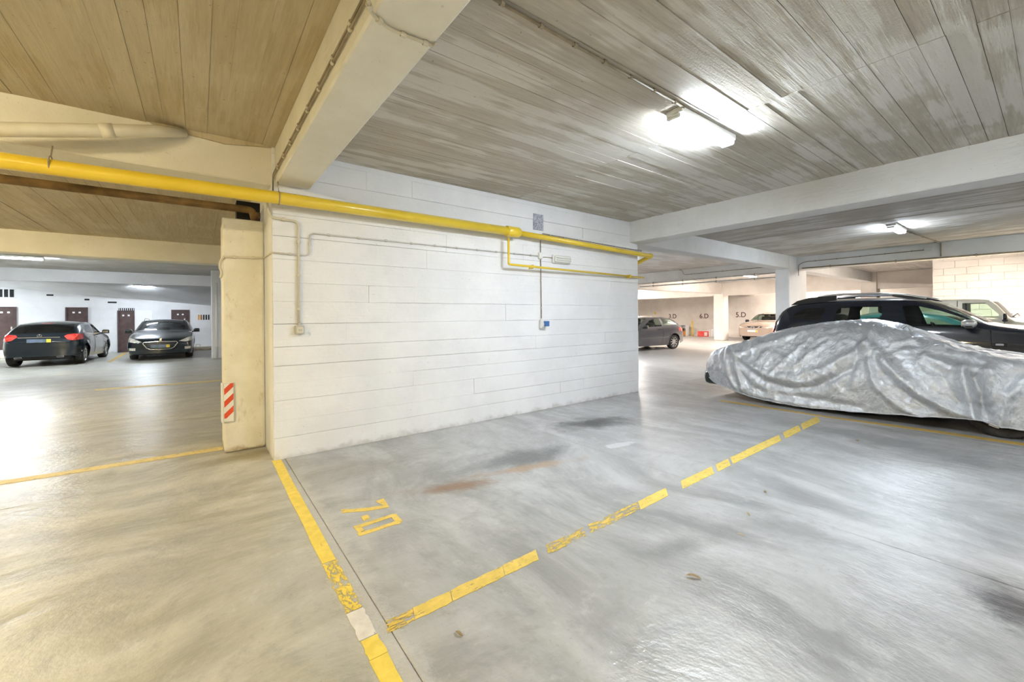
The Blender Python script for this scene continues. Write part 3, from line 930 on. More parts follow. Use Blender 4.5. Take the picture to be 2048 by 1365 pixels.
lr = floor_patch([at_z(1440, 801), at_z(1493, 808), at_z(1650, 832.5), at_z(1850, 859), at_z(2060, 889), at_z(2060, 894), at_z(1850, 863), at_z(1650, 835), at_z(1493, 811), at_z(1440, 803)])
tag(lr.build('parking_line', M['paint_orange']), 'thin dull orange line beside the silver covered car', 'floor marking')
l1 = floor_patch([at_z(-60, 972), at_z(120, 945), at_z(446, 894), at_z(446, 900), at_z(120, 952), at_z(-60, 980)])
tag(l1.build('parking_line', M['paint_faint']), 'faded thin yellow line from the pillar across the driving lane', 'floor marking')
l2 = floor_patch([at_z(190, 779), at_z(443, 760.5), at_z(443, 762.5), at_z(190, 782)])
tag(l2.build('parking_line', M['paint_faint']), 'faint thin yellow line further up the driving lane behind the pillar', 'floor marking')
l3 = floor_patch([at_z(214, 725), at_z(248, 706), at_z(255, 706), at_z(222, 725)])
tag(l3.build('parking_line', M['paint_orange']), 'short faded yellow line between the two black cars', 'floor marking')

bn = empty('bay_number', at_z(740, 1035))
tag(bn, 'yellow painted bay number and letter D on the empty bay floor', 'floor marking')
bo = at_z(740, 1035)


def z8(x, y): return at_z(420 + x / 2.116, 720 + y / 2.116)


def mark(name, pts):
    floor_patch([z8(*p) - bo for p in pts]).build(name, M['paint_yellow'], bn)


mark('number_stroke', [(555, 634), (600, 634), (660, 628), (705, 622), (735, 618), (700, 600), (735, 588), (758, 625), (720, 632), (660, 642), (600, 646), (560, 650)])
mark('dot', [(638, 665), (668, 656), (678, 674), (650, 684)])
mark('letter_stroke', [(605, 708), (770, 655), (788, 654), (815, 684), (800, 697), (780, 700), (655, 742), (632, 748), (622, 735), (650, 728), (770, 690), (782, 684), (768, 668), (640, 712), (655, 722), (630, 735)])

# dry leaves on the floor
for i, (px, py, L, rz, lbl) in enumerate(((1387, 1157, 0.085, 2.2, 'curled dry leaf on the grey floor beside the worn bay line'), (1531, 985, 0.05, 0.4, 'small pale leaf on the grey floor near the covered car'), (1496, 1030, 0.05, 1.0, 'small brown leaf on the grey floor between the stains'), (1482, 1072, 0.05, 2.0, 'thin dark leaf on the grey floor'), (1715, 883, 0.09, 0.2, 'brown leaf lying by the silver covered car'), (918, 1271, 0.05, 1.8, 'tiny curled leaf on the floor below the broken yellow line'))):
    b = bmesh.new()
    n = 8
    A, B, C = [], [], []
    for k in range(n + 1):
        t = k / n
        w = 0.13 * L * math.sin(math.pi * min(1, t * 1.02)) ** 0.8 + 0.001
        zz = 0.004 + 0.16 * L * math.sin(t * 3.0) * t
        A.append(b.verts.new((L * (t - 0.5), -w, zz + w * 0.6)))
        B.append(b.verts.new((L * (t - 0.5), 0, zz)))
        C.append(b.verts.new((L * (t - 0.5), w, zz + w * 0.45)))
    for k in range(n):
        b.faces.new((A[k], A[k + 1], B[k + 1], B[k]))
        b.faces.new((B[k], B[k + 1], C[k + 1], C[k]))
    bmesh.ops.solidify(b, geom=b.faces[:], thickness=0.0012)
    me = bpy.data.meshes.new('dry_leaf')
    b.to_mesh(me); b.free()
    me.materials.append(M['leaf'])
    o = link('dry_leaf', me)
    p = at_z(px, py)
    o.location = (p.x, p.y, 0.0)
    o.rotation_euler = (0, 0, rz)
    tag(o, lbl, 'leaf')


# ------------------------------------------------------------------ back wall doors and openings
def rect_y(x0, y0, x1, y1, Y):
    a, b = at_y(x0, y0, Y), at_y(x1, y1, Y)
    return a.x, b.x, b.z, a.z   # xmin, xmax, zmin, zmax


def bw_door(n, x0, y0, x1, label, zmin=0.0):
    xa, xb, _, zt = rect_y(x0, y0, x1, y0, Y1)
    r = empty('door_%d' % n, ((xa + xb) / 2, Y1, zmin))
    tag(r, label, 'door', kind='structure')
    w, h = (xb - xa) / 2, zt - zmin
    MB().quadbox((-w + 0.05, -0.035, 0), (w - 0.05, 0.0, h - 0.05), 0.004, 1).build('leaf', M['door_brown'], r)
    b = MB()
    b.quadbox((-w, -0.06, 0), (-w + 0.05, 0, h)).quadbox((w - 0.05, -0.06, 0), (w, 0, h)).quadbox((-w + 0.05, -0.06, h - 0.05), (w - 0.05, 0, h))
    b.build('frame', M['door_brown'], r)
    for s in (-1, 1):
        MB().box((s * 0.09, -0.042, h - 0.22), (0.07, 0.014, 0.07), 0.006, 1).build('vent_cap', M['white'], r)
    MB().box((w - 0.12, -0.055, min(1.0, h * 0.5)), (0.04, 0.04, 0.12), 0.008, 1).build('handle', M['box_grey'], r)


bw_door(1, -12, 614, 33, 'brown door above the cream kerb step', 0.30)
bw_door(2, 131, 615, 176, 'brown door behind the black hatchback')
bw_door(3, 235, 621.5, 269, 'brown door under the slatted vent between the two black cars')
bw_door(4, 342.5, 620, 378.5, 'dark red-brown door behind the black estate car')
xa, xb, za, zb_ = rect_y(269.5, 621.5, 304, 700, Y1)
tag(MB().quadbox((xa, Y1 - 0.03, 0.05), (xb, Y1, zb_), 0.004, 1).build('trim_2', M['white']), 'cream board panel beside the vented brown door', 'panel', kind='structure')
vr = empty('window_1', (at_y(253, 619, Y1).x, Y1, at_y(253, 619, Y1).z))
tag(vr, 'slatted vent opening over the brown door', 'vent', kind='structure')
xa, xb, za, zb_ = rect_y(237, 616, 269, 621, Y1)
w = (xb - xa) / 2
h = (zb_ - za) / 2
MB().quadbox((-w, -0.01, -h), (w, 0.0, h)).build('opening', M['dark'], vr)
for k in range(8):
    x = -w + (k + 0.5) * 2 * w / 8
    MB().quadbox((x - 0.012, -0.04, -h), (x + 0.012, -0.011, h)).build('slat', M['back_wall'], vr)


def opening(n, x0, y0, x1, y1, bars, label, glassm, cat='window'):
    xa, xb, za, zb_ = rect_y(x0, y0, x1, y1, Y1)
    r = empty('window_%d' % n, ((xa + xb) / 2, Y1, (za + zb_) / 2))
    tag(r, label, cat, kind='structure')
    w, h = (xb - xa) / 2, (zb_ - za) / 2
    for k in range(bars):
        a = -w + k * 2 * w / bars
        MB().quadbox((a + 0.02, -0.012, -h), (a + 2 * w / bars - 0.02, -0.002, h)).build('pane', glassm[k % len(glassm)], r)
    b = MB()
    b.quadbox((-w - 0.03, -0.035, h), (w + 0.03, -0.001, h + 0.03)).quadbox((-w - 0.03, -0.035, -h - 0.03), (w + 0.03, -0.001, -h))
    b.build('frame', M['back_wall'], r)
    for k in range(1, bars):
        a = -w + k * 2 * w / bars
        MB().quadbox((a - 0.018, -0.03, -h), (a + 0.018, -0.001, h)).build('mullion', M['back_wall'], r)


opening(2, -16, 578.5, 29.5, 595, 4, 'dark window panes above the leftmost brown door', [M['dark']])
opening(3, 395, 630, 420, 640, 5, 'small barred opening with an orange pane beside the white column', [M['amber'], M['wood'], M['dark'], M['dark'], M['dark']])  # orange light on the bars is put into the pane colours
for n, (x0, y0, x1, y1, l) in enumerate(((93, 589, 107, 592.3, 'long dark vent slot above the black hatchback'), (169, 598, 179, 601.3, 'short dark vent slot above the second brown door'), (215.5, 603.5, 233.5, 606.8, 'long dark vent slot left of the vented brown door'))):
    xa, xb, za, zb_ = rect_y(x0, y0, x1, y1, Y1)
    tag(MB().quadbox((xa, Y1 - 0.012, za), (xb, Y1 - 0.001, zb_), 0.003, 1).build('vent_slot', M['dark']), l, 'vent')
sk = empty('wall_socket', at_y(396, 692, Y1))
tag(sk, 'small grey socket low on the back wall beside the black estate car', 'socket')
MB().quadbox((-0.1, -0.05, -0.09), (0.1, -0.001, 0.09), 0.01, 1).build('box', M['box_grey'], sk)
MB().quadbox((-0.06, -0.06, -0.05), (0.06, -0.05, 0.05), 0.006, 1).build('flap', M['box_white'], sk)


# ------------------------------------------------------------------ numbered wall on the far right
def text_mesh(txt, size):
    cu = bpy.data.curves.new('txt', 'FONT')
    cu.body = txt
    cu.size = size
    cu.align_x = 'CENTER'
    cu.align_y = 'CENTER'
    cu.extrude = 0.002
    cu.offset = 0.004
    tmp = bpy.data.objects.new('txt', cu)
    COL.objects.link(tmp)
    dg = bpy.context.evaluated_depsgraph_get()
    me = bpy.data.meshes.new_from_object(tmp.evaluated_get(dg))
    bpy.data.objects.remove(tmp, do_unlink=True)
    me.materials.clear()
    me.materials.append(M['ink'])
    return me


for txt, px, py, where in (('3.D', 1345, 633.5, 'above the grey hatchback tail'), ('6.D', 1408, 633, 'above the red carton'), ('5.D', 1481.5, 630.5, 'beside the bronze car')):
    p = at_x(px, py, X1 - 0.004)
    o = link('wall_number', text_mesh(txt, 0.44))
    o.matrix_world = Matrix.Translation(p) @ Matrix(((0, 0, -1), (-1, 0, 0), (0, 1, 0))).to_4x4()
    tag(o, 'dark stencilled %s on the pale far wall, %s' % (txt, where), 'sign')
p = at_x(1377, 672, X1 - 0.5)
yp = empty('marker_post', (X1 - 0.45, p.y - 0.25, 0.0))
tag(yp, 'thin yellow marker post against the numbered wall', 'post')
MB().quadbox((-0.04, -0.035, 0.03), (0.04, 0.035, 1.05), 0.01, 1).build('post', M['yellow_post'], yp)
MB().quadbox((-0.07, -0.07, 0.0), (0.07, 0.07, 0.03), 0.005, 1).build('foot', M['yellow_post'], yp)
p0, p1 = at_x(1359.5, 672, 26.5), at_x(1372, 650, 26.5)
cb = empty('shelf_unit', (26.5, (p0.y + p1.y) / 2, 0))
tag(cb, 'small white shelf unit with orange wood inside by the yellow post', 'shelf')
w = abs(p0.y - p1.y) / 2
hh = p1.z
b = MB()
b.quadbox((0, -w, 0), (0.4, -w + 0.03, hh)).quadbox((0, w - 0.03, 0), (0.4, w, hh)).quadbox((0, -w + 0.03, hh - 0.03), (0.4, w - 0.03, hh)).quadbox((0.37, -w + 0.03, 0), (0.4, w - 0.03, hh - 0.03))
b.build('carcass', M['carton_white'], cb)
MB().quadbox((-0.004, -w + 0.031, 0.02), (0.36, w * 0.4, hh * 0.42)).build('wood_block', M['wood'], cb)
MB().quadbox((-0.004, w * 0.6, 0.02), (0.36, w - 0.031, hh * 0.7)).build('wood_board', M['wood'], cb)
MB().quadbox((0.01, -w + 0.031, hh * 0.68), (0.36, w - 0.031, hh * 0.70)).build('shelf_board', M['carton_white'], cb)
p0, p1 = at_x(1395, 673.5, 26.6), at_x(1417, 663, 26.6)
rb = empty('carton', (26.6, (p0.y + p1.y) / 2, 0))
tag(rb, 'red and white carton on the floor under the stencilled number', 'carton')
w = abs(p0.y - p1.y) / 2
MB().quadbox((0, -w, 0), (0.4, w, p1.z), 0.01, 1).build('box', M['carton_red'], rb)
MB().quadbox((-0.004, -w * 0.75, p1.z * 0.15), (0.0, -w * 0.25, p1.z * 0.8)).build('print', M['carton_white'], rb)
MB().quadbox((-0.01, -w - 0.005, p1.z), (0.41, w + 0.005, p1.z + 0.03), 0.004, 1).build('lid', M['carton_white'], rb)
p0, p1 = at_x(1417.5, 673.5, 26.6), at_x(1423.5, 660, 26.6)
wb = empty('carton', (26.6, (p0.y + p1.y) / 2, 0))
tag(wb, 'narrow white carton standing beside the red carton', 'carton')
w = abs(p0.y - p1.y) / 2
MB().quadbox((0, -w, 0), (0.35, w, p1.z), 0.01, 1).build('box', M['carton_white'], wb)
MB().quadbox((-0.005, -w * 0.2, 0.02), (0.0, w * 0.2, p1.z - 0.01)).build('tape', M['box_grey'], wb)
p = at_x(1310.5, 627, X1 - 0.006)
tag(MB().box(p, (0.008, 0.13, 0.17), 0.002, 1).build('wall_sticker', M['plate_yellow']), 'small yellow sticker on the far wall above the grey hatchback', 'sticker')

# ------------------------------------------------------------------ cars
def pchip(pts):
    xs = [p[0] for p in pts]
    ys = [p[1] for p in pts]
    n = len(xs)
    h = [xs[i + 1] - xs[i] for i in range(n - 1)]
    d = [(ys[i + 1] - ys[i]) / h[i] for i in range(n - 1)]
    m = [0.0] * n
    m[0], m[-1] = d[0], d[-1]
    for i in range(1, n - 1):
        if d[i - 1] * d[i] > 0:
            w1, w2 = 2 * h[i] + h[i - 1], h[i] + 2 * h[i - 1]
            m[i] = (w1 + w2) / (w1 / d[i - 1] + w2 / d[i])

    def f(x):
        if x <= xs[0]: return ys[0]
        if x >= xs[-1]: return ys[-1]
        i = 0
        while x > xs[i + 1]: i += 1
        t = (x - xs[i]) / h[i]
        return ((2 * t ** 3 - 3 * t * t + 1) * ys[i] + (t ** 3 - 2 * t * t + t) * h[i] * m[i]
                + (-2 * t ** 3 + 3 * t * t) * ys[i + 1] + (t ** 3 - t * t) * h[i] * m[i + 1])
    return f


def inside(p, poly):
    x, y = p
    c = False
    for i in range(len(poly)):
        (x1, y1), (x2, y2) = poly[i], poly[i - 1]
        if (y1 > y) != (y2 > y) and x < (x2 - x1) * (y - y1) / (y2 - y1) + x1:
            c = not c
    return c


WHEELS = {}


def wheel_meshes(R, wd_, style):
    key = (R, wd_, style)
    if key in WHEELS: return WHEELS[key]
    rim = R * 0.70
    w = wd_ / 2
    t = MB().lathe([(w * 0.80, rim * 0.97), (w, rim * 1.03), (w * 1.02, R * 0.88), (w * 0.86, R * 0.975), (w * 0.5, R), (-w * 0.5, R), (-w * 0.86, R * 0.975), (-w * 1.02, R * 0.88), (-w, rim * 1.03), (-w * 0.8, rim * 0.97)], 40).mesh('tyre', M['rubber'], True)
    b = MB().lathe([(-w * 0.8, rim * 0.95), (w * 0.72, rim * 0.93), (w * 0.88, rim * 0.985), (w * 0.84, rim * 1.02), (w * 0.7, rim * 1.0), (-w * 0.8, rim * 0.99)], 40)
    n = {'ten': 10, 'five': 5, 'seven': 7, 'steel': 6}[style]
    for k in range(n):
        a = 2 * math.pi * k / n
        ws = rim * (0.10 if n == 10 else 0.17)
        c, s = math.cos(a), math.sin(a)
        pts = []
        for rr, ww in ((rim * 0.16, ws * 0.9), (rim * 0.97, ws * (0.75 if n > 5 else 1.1))):
            pts.append((rr, -ww)); pts.append((rr, ww))
        q = [pts[0], pts[2], pts[3], pts[1]]
        b.prism([(x * c - y * s, w * 0.62, x * s + y * c) for x, y in q], (0, w * 0.2, 0))
    b.lathe([(w * 0.6, rim * 0.22), (w * 0.86, rim * 0.2), (w * 0.9, rim * 0.001)], 16)
    r = b.mesh('rim', M['alloy'] if style != 'ten' else M['alloy'], False)
    d = MB().lathe([(w * 0.25, 0.001), (w * 0.25, rim * 0.94)], 24).mesh('brake_disc', M['black'])
    WHEELS[key] = (t, r, d)
    return WHEELS[key]


class Car:
    def __init__(self, name, label, spec, loc, rz, group=None):
        self.s = spec
        self.L, self.W = spec['L'], spec['W']
        self.c = self.L / 2
        self.root = empty(name, loc, rz)
        tag(self.root, label, 'car', group)
        self.top = pchip(spec['top'])
        self.belt = pchip(spec['belt'])
        self.redge = pchip(spec['redge'])
        self.wre = pchip([(s, w * self.W / 2) for s, w in spec['wre']])
        self.wm = pchip([(s, w * self.W / 2) for s, w in spec['w']])
        self.bot = pchip(spec['bot'])
        self.R = spec['R']
        self.AR = self.R * 1.16
        self.axles = spec['axles']
        self.g = pchip(spec.get('g', [(-0.5, 0.90), (0, 0.94), (0.18, 0.97), (0.45, 1.0), (0.75, 0.99), (1, 0.95)]))
        self.body_mat = spec['paint']
        self.bm = bmesh.new()
        self.loft()

    def bottom(self, s):
        z = self.bot(s)
        for a in self.axles:
            d = abs(s - a)
            if d < self.AR:
                z = max(z, self.R + math.sqrt(self.AR ** 2 - d * d) * 1.02 if d < self.AR * 0.999 else z)
        return z

    def half(self, s, z):
        zl = self.belt(s)
        w = self.wm(s)
        if z <= zl:
            t = (z - 0.2) / max(0.05, zl - 0.2)
            y = w * self.g(t)
            for a in self.axles:
                d = math.hypot(s - a, z - self.R)
                if d < self.AR + 0.10:
                    y += 0.016 * max(0, 1 - abs(d - self.AR) / 0.10) ** 0.7
            return y
        zr = max(self.redge(s), zl + 0.004)
        t = min(1, (z - zl) / (zr - zl))
        y0, y1 = w * self.g(1.0), self.wre(s)
        return y0 + (y1 - y0) * t + 0.022 * math.sin(math.pi * t)

    def section(self, s):
        zb, zl, zt = self.bottom(s), self.belt(s), self.top(s)
        zl = max(zl, zb + 0.02)
        zr = max(self.redge(s), zl + 0.004)
        zt = max(zt, zr + 0.003)
        pts = []
        NL, NU, NT_ = 12, 8, 9
        for k in range(NL):
            z = zb + (zl - zb) * k / NL
            pts.append((self.half(s, z), z))
        for k in range(NU):
            z = zl + (zr - zl) * k / NU
            pts.append((self.half(s, z + 1e-6), z))
        wr = min(self.wre(s), self.wm(s) * self.g(1.0))
        for k in range(NT_):
            t = k / NT_
            pts.append((wr * (1 - t), zr + (zt - zr) * (1 - (1 - t) ** 2.2)))
        pts.append((0.0, zt))
        return pts

    def loft(self):
        L = self.L
        ss = {0, 0.012, 0.03, 0.055, 0.09, 0.14, 0.2, 0.27, 0.35, L, L - 0.012, L - 0.03, L - 0.055, L - 0.09, L - 0.14, L - 0.2, L - 0.27, L - 0.35}
        n = int(L / 0.09)
        ss |= {L * k / n for k in range(n + 1)}
        for a in self.axles:
            ss = {s for s in ss if abs(abs(s - a) - self.AR) > 0.015}
            ss |= {a + self.AR * math.cos(math.pi * k / 14) * (0.998 if k in (0, 14) else 1) for k in range(15)} | {a - self.AR * 1.003, a + self.AR * 1.003}
        ss = sorted(ss)
        out = [ss[0]]
        for s in ss[1:]:
            if s - out[-1] > 0.0009: out.append(s)
        self.ss = out
        bm = self.bm
        rings = []
        for s in out:
            sec = self.section(s)
            x = self.c - s
            left = [bm.verts.new((x, y, z)) for y, z in sec[:-1]]
            mid = bm.verts.new((x, 0, sec[-1][1]))
            right = [bm.verts.new((x, -y, z)) for y, z in sec[:-1]]
            rings.append(left + [mid] + right[::-1])
        for a, b in zip(rings, rings[1:]):
            for k in range(len(a) - 1):
                bm.faces.new((a[k], a[k + 1], b[k + 1], b[k]))
        for ring, sg in ((rings[0], 1), (rings[-1], -1)):
            m = len(ring) // 2
            NC = 14
            bul = self.s.get('bulge', 0.06) * sg
            rows = []
            for k in range(m):
                a, b = ring[k], ring[-1 - k]
                w = abs(a.co.y) or 1e-6
                row = [a]
                for j in range(1, NC):
                    t = j / NC
                    y = a.co.y + (b.co.y - a.co.y) * t
                    zz = a.co.z
                    if k > m - 12:
                        zz += 0.0
                    row.append(bm.verts.new((a.co.x + bul * (1 - (y / w) ** 2), y, zz)))
                row.append(b)
                rows.append(row)
            top = ring[m]
            for r0, r1 in zip(rows, rows[1:]):
                for j in range(NC):
                    bm.faces.new((r0[j], r0[j + 1], r1[j + 1], r1[j]))
            for j in range(NC):
                bm.faces.new((rows[-1][j], rows[-1][j + 1], top))
        bmesh.ops.recalc_face_normals(bm, faces=bm.faces)

    # cut a region out of the shell as a part of its own
    def carve(self, name, poly, view, mat, side=0, parent=None, off=0.0, srange=None, smooth=True):
        bm = self.bm
        if view == 'side':
            poly = [(self.c - s, z) for s, z in poly]
            pr = lambda v: (v.x, v.z)
            nrm = lambda a, b: Vector((b[1] - a[1], 0, -(b[0] - a[0])))
            p3 = lambda a: Vector((a[0], 0, a[1]))
            cond = lambda f, ce_: ce_.y * side > 0.05 and abs(f.normal.y) > 0.25
        elif view == 'front' or view == 'rear':
            sg = 1 if view == 'front' else -1
            pr = lambda v: (v.y, v.z)
            nrm = lambda a, b: Vector((0, b[1] - a[1], -(b[0] - a[0])))
            p3 = lambda a: Vector((0, a[0], a[1]))
            lo, hi = srange or (0, 1.0)
            cond = lambda f, ce_: (lo <= (self.c - ce_.x if sg > 0 else self.c + ce_.x) <= hi) and f.normal.x * sg > 0.06
        else:
            poly = [(self.c - s, y) for s, y in poly]
            pr = lambda v: (v.x, v.y)
            nrm = lambda a, b: Vector((b[1] - a[1], -(b[0] - a[0]), 0))
            p3 = lambda a: Vector((a[0], a[1], 0))
            cond = lambda f, ce_: f.normal.z > 0.25
        x0, x1 = min(p[0] for p in poly), max(p[0] for p in poly)
        y0, y1 = min(p[1] for p in poly), max(p[1] for p in poly)

        def cand():
            fs = []
            for f in bm.faces:
                ce_ = f.calc_center_median()
                if not cond(f, ce_): continue
                q = [pr(v.co) for v in f.verts]
                if max(a[0] for a in q) < x0 or min(a[0] for a in q) > x1 or max(a[1] for a in q) < y0 or min(a[1] for a in q) > y1:
                    continue
                fs.append(f)
            return fs
        fs = cand()
        for i in range(len(poly)):
            a, b = poly[i], poly[(i + 1) % len(poly)]
            geom = list({v for f in fs for v in f.verts}) + list({e for f in fs for e in f.edges}) + fs
            bmesh.ops.bisect_plane(bm, geom=geom, dist=1e-5, plane_co=p3(a), plane_no=nrm(a, b).normalized())
            fs = cand()
        sel = [f for f in fs if inside(pr(f.calc_center_median()), poly)]
        if not sel: return None
        nb = bmesh.new()
        vm = {}
        for f in sel:
            vs = []
            for v in f.verts:
                if v not in vm:
                    vm[v] = nb.verts.new(v.co)
                vs.append(vm[v])
            try:
                nb.faces.new(vs)
            except ValueError:
                pass
        bmesh.ops.delete(bm, geom=sel, context='FACES')
        nb.normal_update()
        if off:
            for v in nb.verts:
                v.co = v.co + v.normal * off
        me = bpy.data.meshes.new(name)
        nb.to_mesh(me); nb.free()
        me.materials.append(mat)
        if smooth:
            for p in me.polygons: p.use_smooth = True
        return link(name, me, parent or self.root)

    def pair(self, name, poly, view, mat, **kw):
        if view == 'side':
            return [self.carve(name, poly, view, mat, side=sd, **kw) for sd in (1, -1)]
        return [self.carve(name, poly, view, mat, **kw), self.carve(name, [(-y, z) for y, z in poly] if view != 'top' else [(s, -y) for s, y in poly], view, mat, **kw)]

    def strip(self, name, pts, width, mat, sides=(1, -1), off=0.003):
        """thin line lying on the car side, pts in (s, z)"""
        P = []
        for (a, b) in zip(pts, pts[1:]):
            n = max(2, int(math.hypot(b[0] - a[0], b[1] - a[1]) / 0.05))
            P += [(a[0] + (b[0] - a[0]) * k / n, a[1] + (b[1] - a[1]) * k / n) for k in range(n)]
        P.append(pts[-1])
        for sd in sides:
            MB().tube([Vector((self.c - s, sd * (self.half(s, z) + off - width * 0.4), z)) for s, z in P], width / 2, 6).build(name, mat, self.root, True)

    def finish(self):
        bm = self.bm
        bm.normal_update()
        me = bpy.data.meshes.new('body')
        bm.to_mesh(me); bm.free()
        me.materials.append(self.body_mat)
        for p in me.polygons: p.use_smooth = True
        link('body', me, self.root)
        sp = self.s
        # underbody, arches, wheels
        wi = self.W / 2 - 0.26
        z0, z1 = 0.20, 0.50
        zb = sp.get('under', 0.2)
        b = MB()
        b.quadbox((self.c - self.L + 0.25, -wi, zb), (self.c - 0.25, wi, 0.62), 0.03, 1)
        a0, a1 = self.axles
        b.quadbox((self.c - a1 + self.AR + 0.03, -self.W / 2 + 0.09, zb), (self.c - a0 - self.AR - 0.03, self.W / 2 - 0.09, 0.45), 0.02, 1)
        b.build('underbody', M['black'], self.root)
        for a in self.axles:
            for sd in (1, -1):
                lb = MB()
                prof = []
                r_ = self.AR * 1.01
                n = 14
                ring0, ring1 = [], []
                for k in range(n + 1):
                    an = math.pi * k / n
                    x, zz = self.c - a + r_ * math.cos(an), self.R + r_ * math.sin(an)
                    ring0.append(lb.bm.verts.new((x, sd * (self.W / 2 - 0.07), zz)))
                    ring1.append(lb.bm.verts.new((x, sd * (wi - 0.02), zz)))
                for k in range(n):
                    lb.bm.faces.new((ring0[k], ring0[k + 1], ring1[k + 1], ring1[k]))
                lb.bm.faces.new(ring1)
                lb.build('arch_liner', M['black'], self.root)
        ty, rm, dk = wheel_meshes(self.R, sp.get('tyre', 0.21), sp.get('wheel', 'five'))
        for a in self.axles:
            for sd in (1, -1):
                t = link('wheel', ty, self.root)
                t.location = (self.c - a, sd * (self.W / 2 - sp.get('tyre', 0.21) / 2 - 0.035), self.R)
                t.rotation_euler = (0, 0, 0 if sd > 0 else math.pi)
                link('rim', rm, t)
                link('brake_disc', dk, t)
        return self

    def interior(self, s0, s1, zfloor, seat_rows, dash_s, wheel_side=1, seat_h=0.62):
        """dark tub, seats with headrests, dashboard and steering wheel"""
        wi = self.W / 2 - 0.13
        z = zfloor
        b = MB()
        b.quadbox((self.c - s1, -wi, 0.46), (self.c - s0, wi, z), 0.03, 1)
        b.build('cabin_floor', M['fabric'], self.root)
        b = MB()
        b.quadbox((self.c - dash_s - 0.42, -wi + 0.02, z), (self.c - dash_s + 0.05, wi - 0.02, z + 0.30), 0.08, 2)
        b.build('dashboard', M['black'], self.root)
        cols = (0.36, -0.36)
        tilt = Matrix.Rotation(math.radians(-14), 3, 'Y')
        for rs in seat_rows:
            for cy in cols:
                st = empty('seat', (0, 0, 0))
                st.parent = self.root
                x = self.c - rs
                MB().box((x + 0.27, cy, z + 0.08), (0.5, 0.48, 0.14), 0.05, 2).build('cushion', M['fabric'], st, True)
                MB().box((x - 0.02, cy, z + 0.06 + seat_h / 2), (0.14, 0.46, seat_h), 0.06, 2, rot=tilt).build('backrest', M['fabric'], st, True)
                MB().box((x - 0.13, cy, z + seat_h + 0.15), (0.10, 0.25, 0.17), 0.045, 2).build('headrest', M['fabric'], st, True)
        cx, cz = self.c - dash_s - 0.52, z + 0.33
        b = MB()
        rot = Matrix.Rotation(math.radians(-24), 3, 'Y')
        circ = [Vector((cx, 0.36 * wheel_side, cz)) + rot @ Vector((0, 0.185 * math.cos(k * math.pi / 10), 0.185 * math.sin(k * math.pi / 10))) for k in range(21)]
        b.tube(circ, 0.014, 8, cap=False)
        for ang in (0, math.pi, -math.pi / 2):
            b.tube([Vector((cx, 0.36 * wheel_side, cz)), Vector((cx, 0.36 * wheel_side, cz)) + rot @ Vector((0, 0.18 * math.cos(ang), 0.18 * math.sin(ang)))], 0.014, 6)
        b.tube([Vector((cx, 0.36 * wheel_side, cz)), Vector((cx + 0.2, 0.36 * wheel_side, cz - 0.08))], 0.03, 8)
        b.build('steering_wheel', M['black'], self.root, True)

    def mirrors(self, s, z, mat, mat2=None, size=(0.13, 0.20, 0.13)):
        for sd in (1, -1):
            y = self.half(s, z)
            m = empty('mirror', (0, 0, 0))
            m.parent = self.root
            c = Vector((self.c - s, sd * (y + 0.06 + size[1] / 2), z + 0.02))
            MB().box(c, size, 0.05, 3).build('shell', mat, m, True)
            MB().box(c + Vector((-size[0] / 2 + 0.004, 0, 0)), (0.012, size[1] * 0.82, size[2] * 0.76), 0.005, 1).build('mirror_glass', M['chrome'], m)
            MB().quadbox(c + Vector((-0.04, -size[1] / 2, -size[2] / 2 - 0.02)), c + Vector((0.04, size[1] / 2, -size[2] / 2 + 0.03)), 0.012, 1).build('base', mat2 or M['black'], m)
            MB().tube([c + Vector((0, 0, -size[2] * 0.4)), Vector((self.c - s, sd * (y - 0.04), z - 0.05))], 0.025, 8).build('arm', mat2 or M['black'], m, True)

    def handles(self, pts, mat):
        for s, z in pts:
            for sd in (1, -1):
                y = self.half(s, z)
                MB().quadbox((self.c - s - 0.10, sd * y - 0.012, z - 0.014), (self.c - s + 0.10, sd * y + 0.03, z + 0.014), 0.010, 2).build('door_handle', mat, self.root)

    def plate(self, view, z, mat_main, mat_end, end=1, w=0.52, h=0.11):
        x = self.c + self.s.get('bulge', 0.06) if view == 'front' else self.c - self.L - self.s.get('bulge', 0.06)
        sg = 1 if view == 'front' else -1
        p = empty('number_plate', (0, 0, 0))
        p.parent = self.root
        x = x + sg * self.s.get('plate_off', 0.005)
        MB().quadbox((min(x, x + sg * 0.02), -w / 2, z - h / 2), (max(x, x + sg * 0.02), w / 2, z + h / 2), 0.004, 1).build('plate_panel', mat_main, p)
        x2 = x + sg * 0.021
        ya, yb = (w / 2 - 0.10, w / 2 - 0.004) if end > 0 else (-w / 2 + 0.004, -w / 2 + 0.10)
        MB().quadbox((min(x2, x2 + sg * 0.003), ya, z - h / 2 + 0.004), (max(x2, x2 + sg * 0.003), yb, z + h / 2 - 0.004)).build('plate_end_strip', mat_end, p)


W_STD = [(0, .74), (0.03, .80), (0.09, .87), (0.2, .935), (0.4, .975), (0.8, .995), (1.3, 1.0)]


def w_list(L, front=None, rear=None):
    f = front or [(0, .72), (0.03, .80), (0.09, .87), (0.2, .935), (0.4, .975), (0.8, .995), (1.4, 1.0)]
    r = rear or [(L - 1.2, 1.0), (L - 0.6, .985), (L - 0.3, .955), (L - 0.15, .91), (L - 0.06, .85), (L - 0.02, .80), (L, .75)]
    return f + r


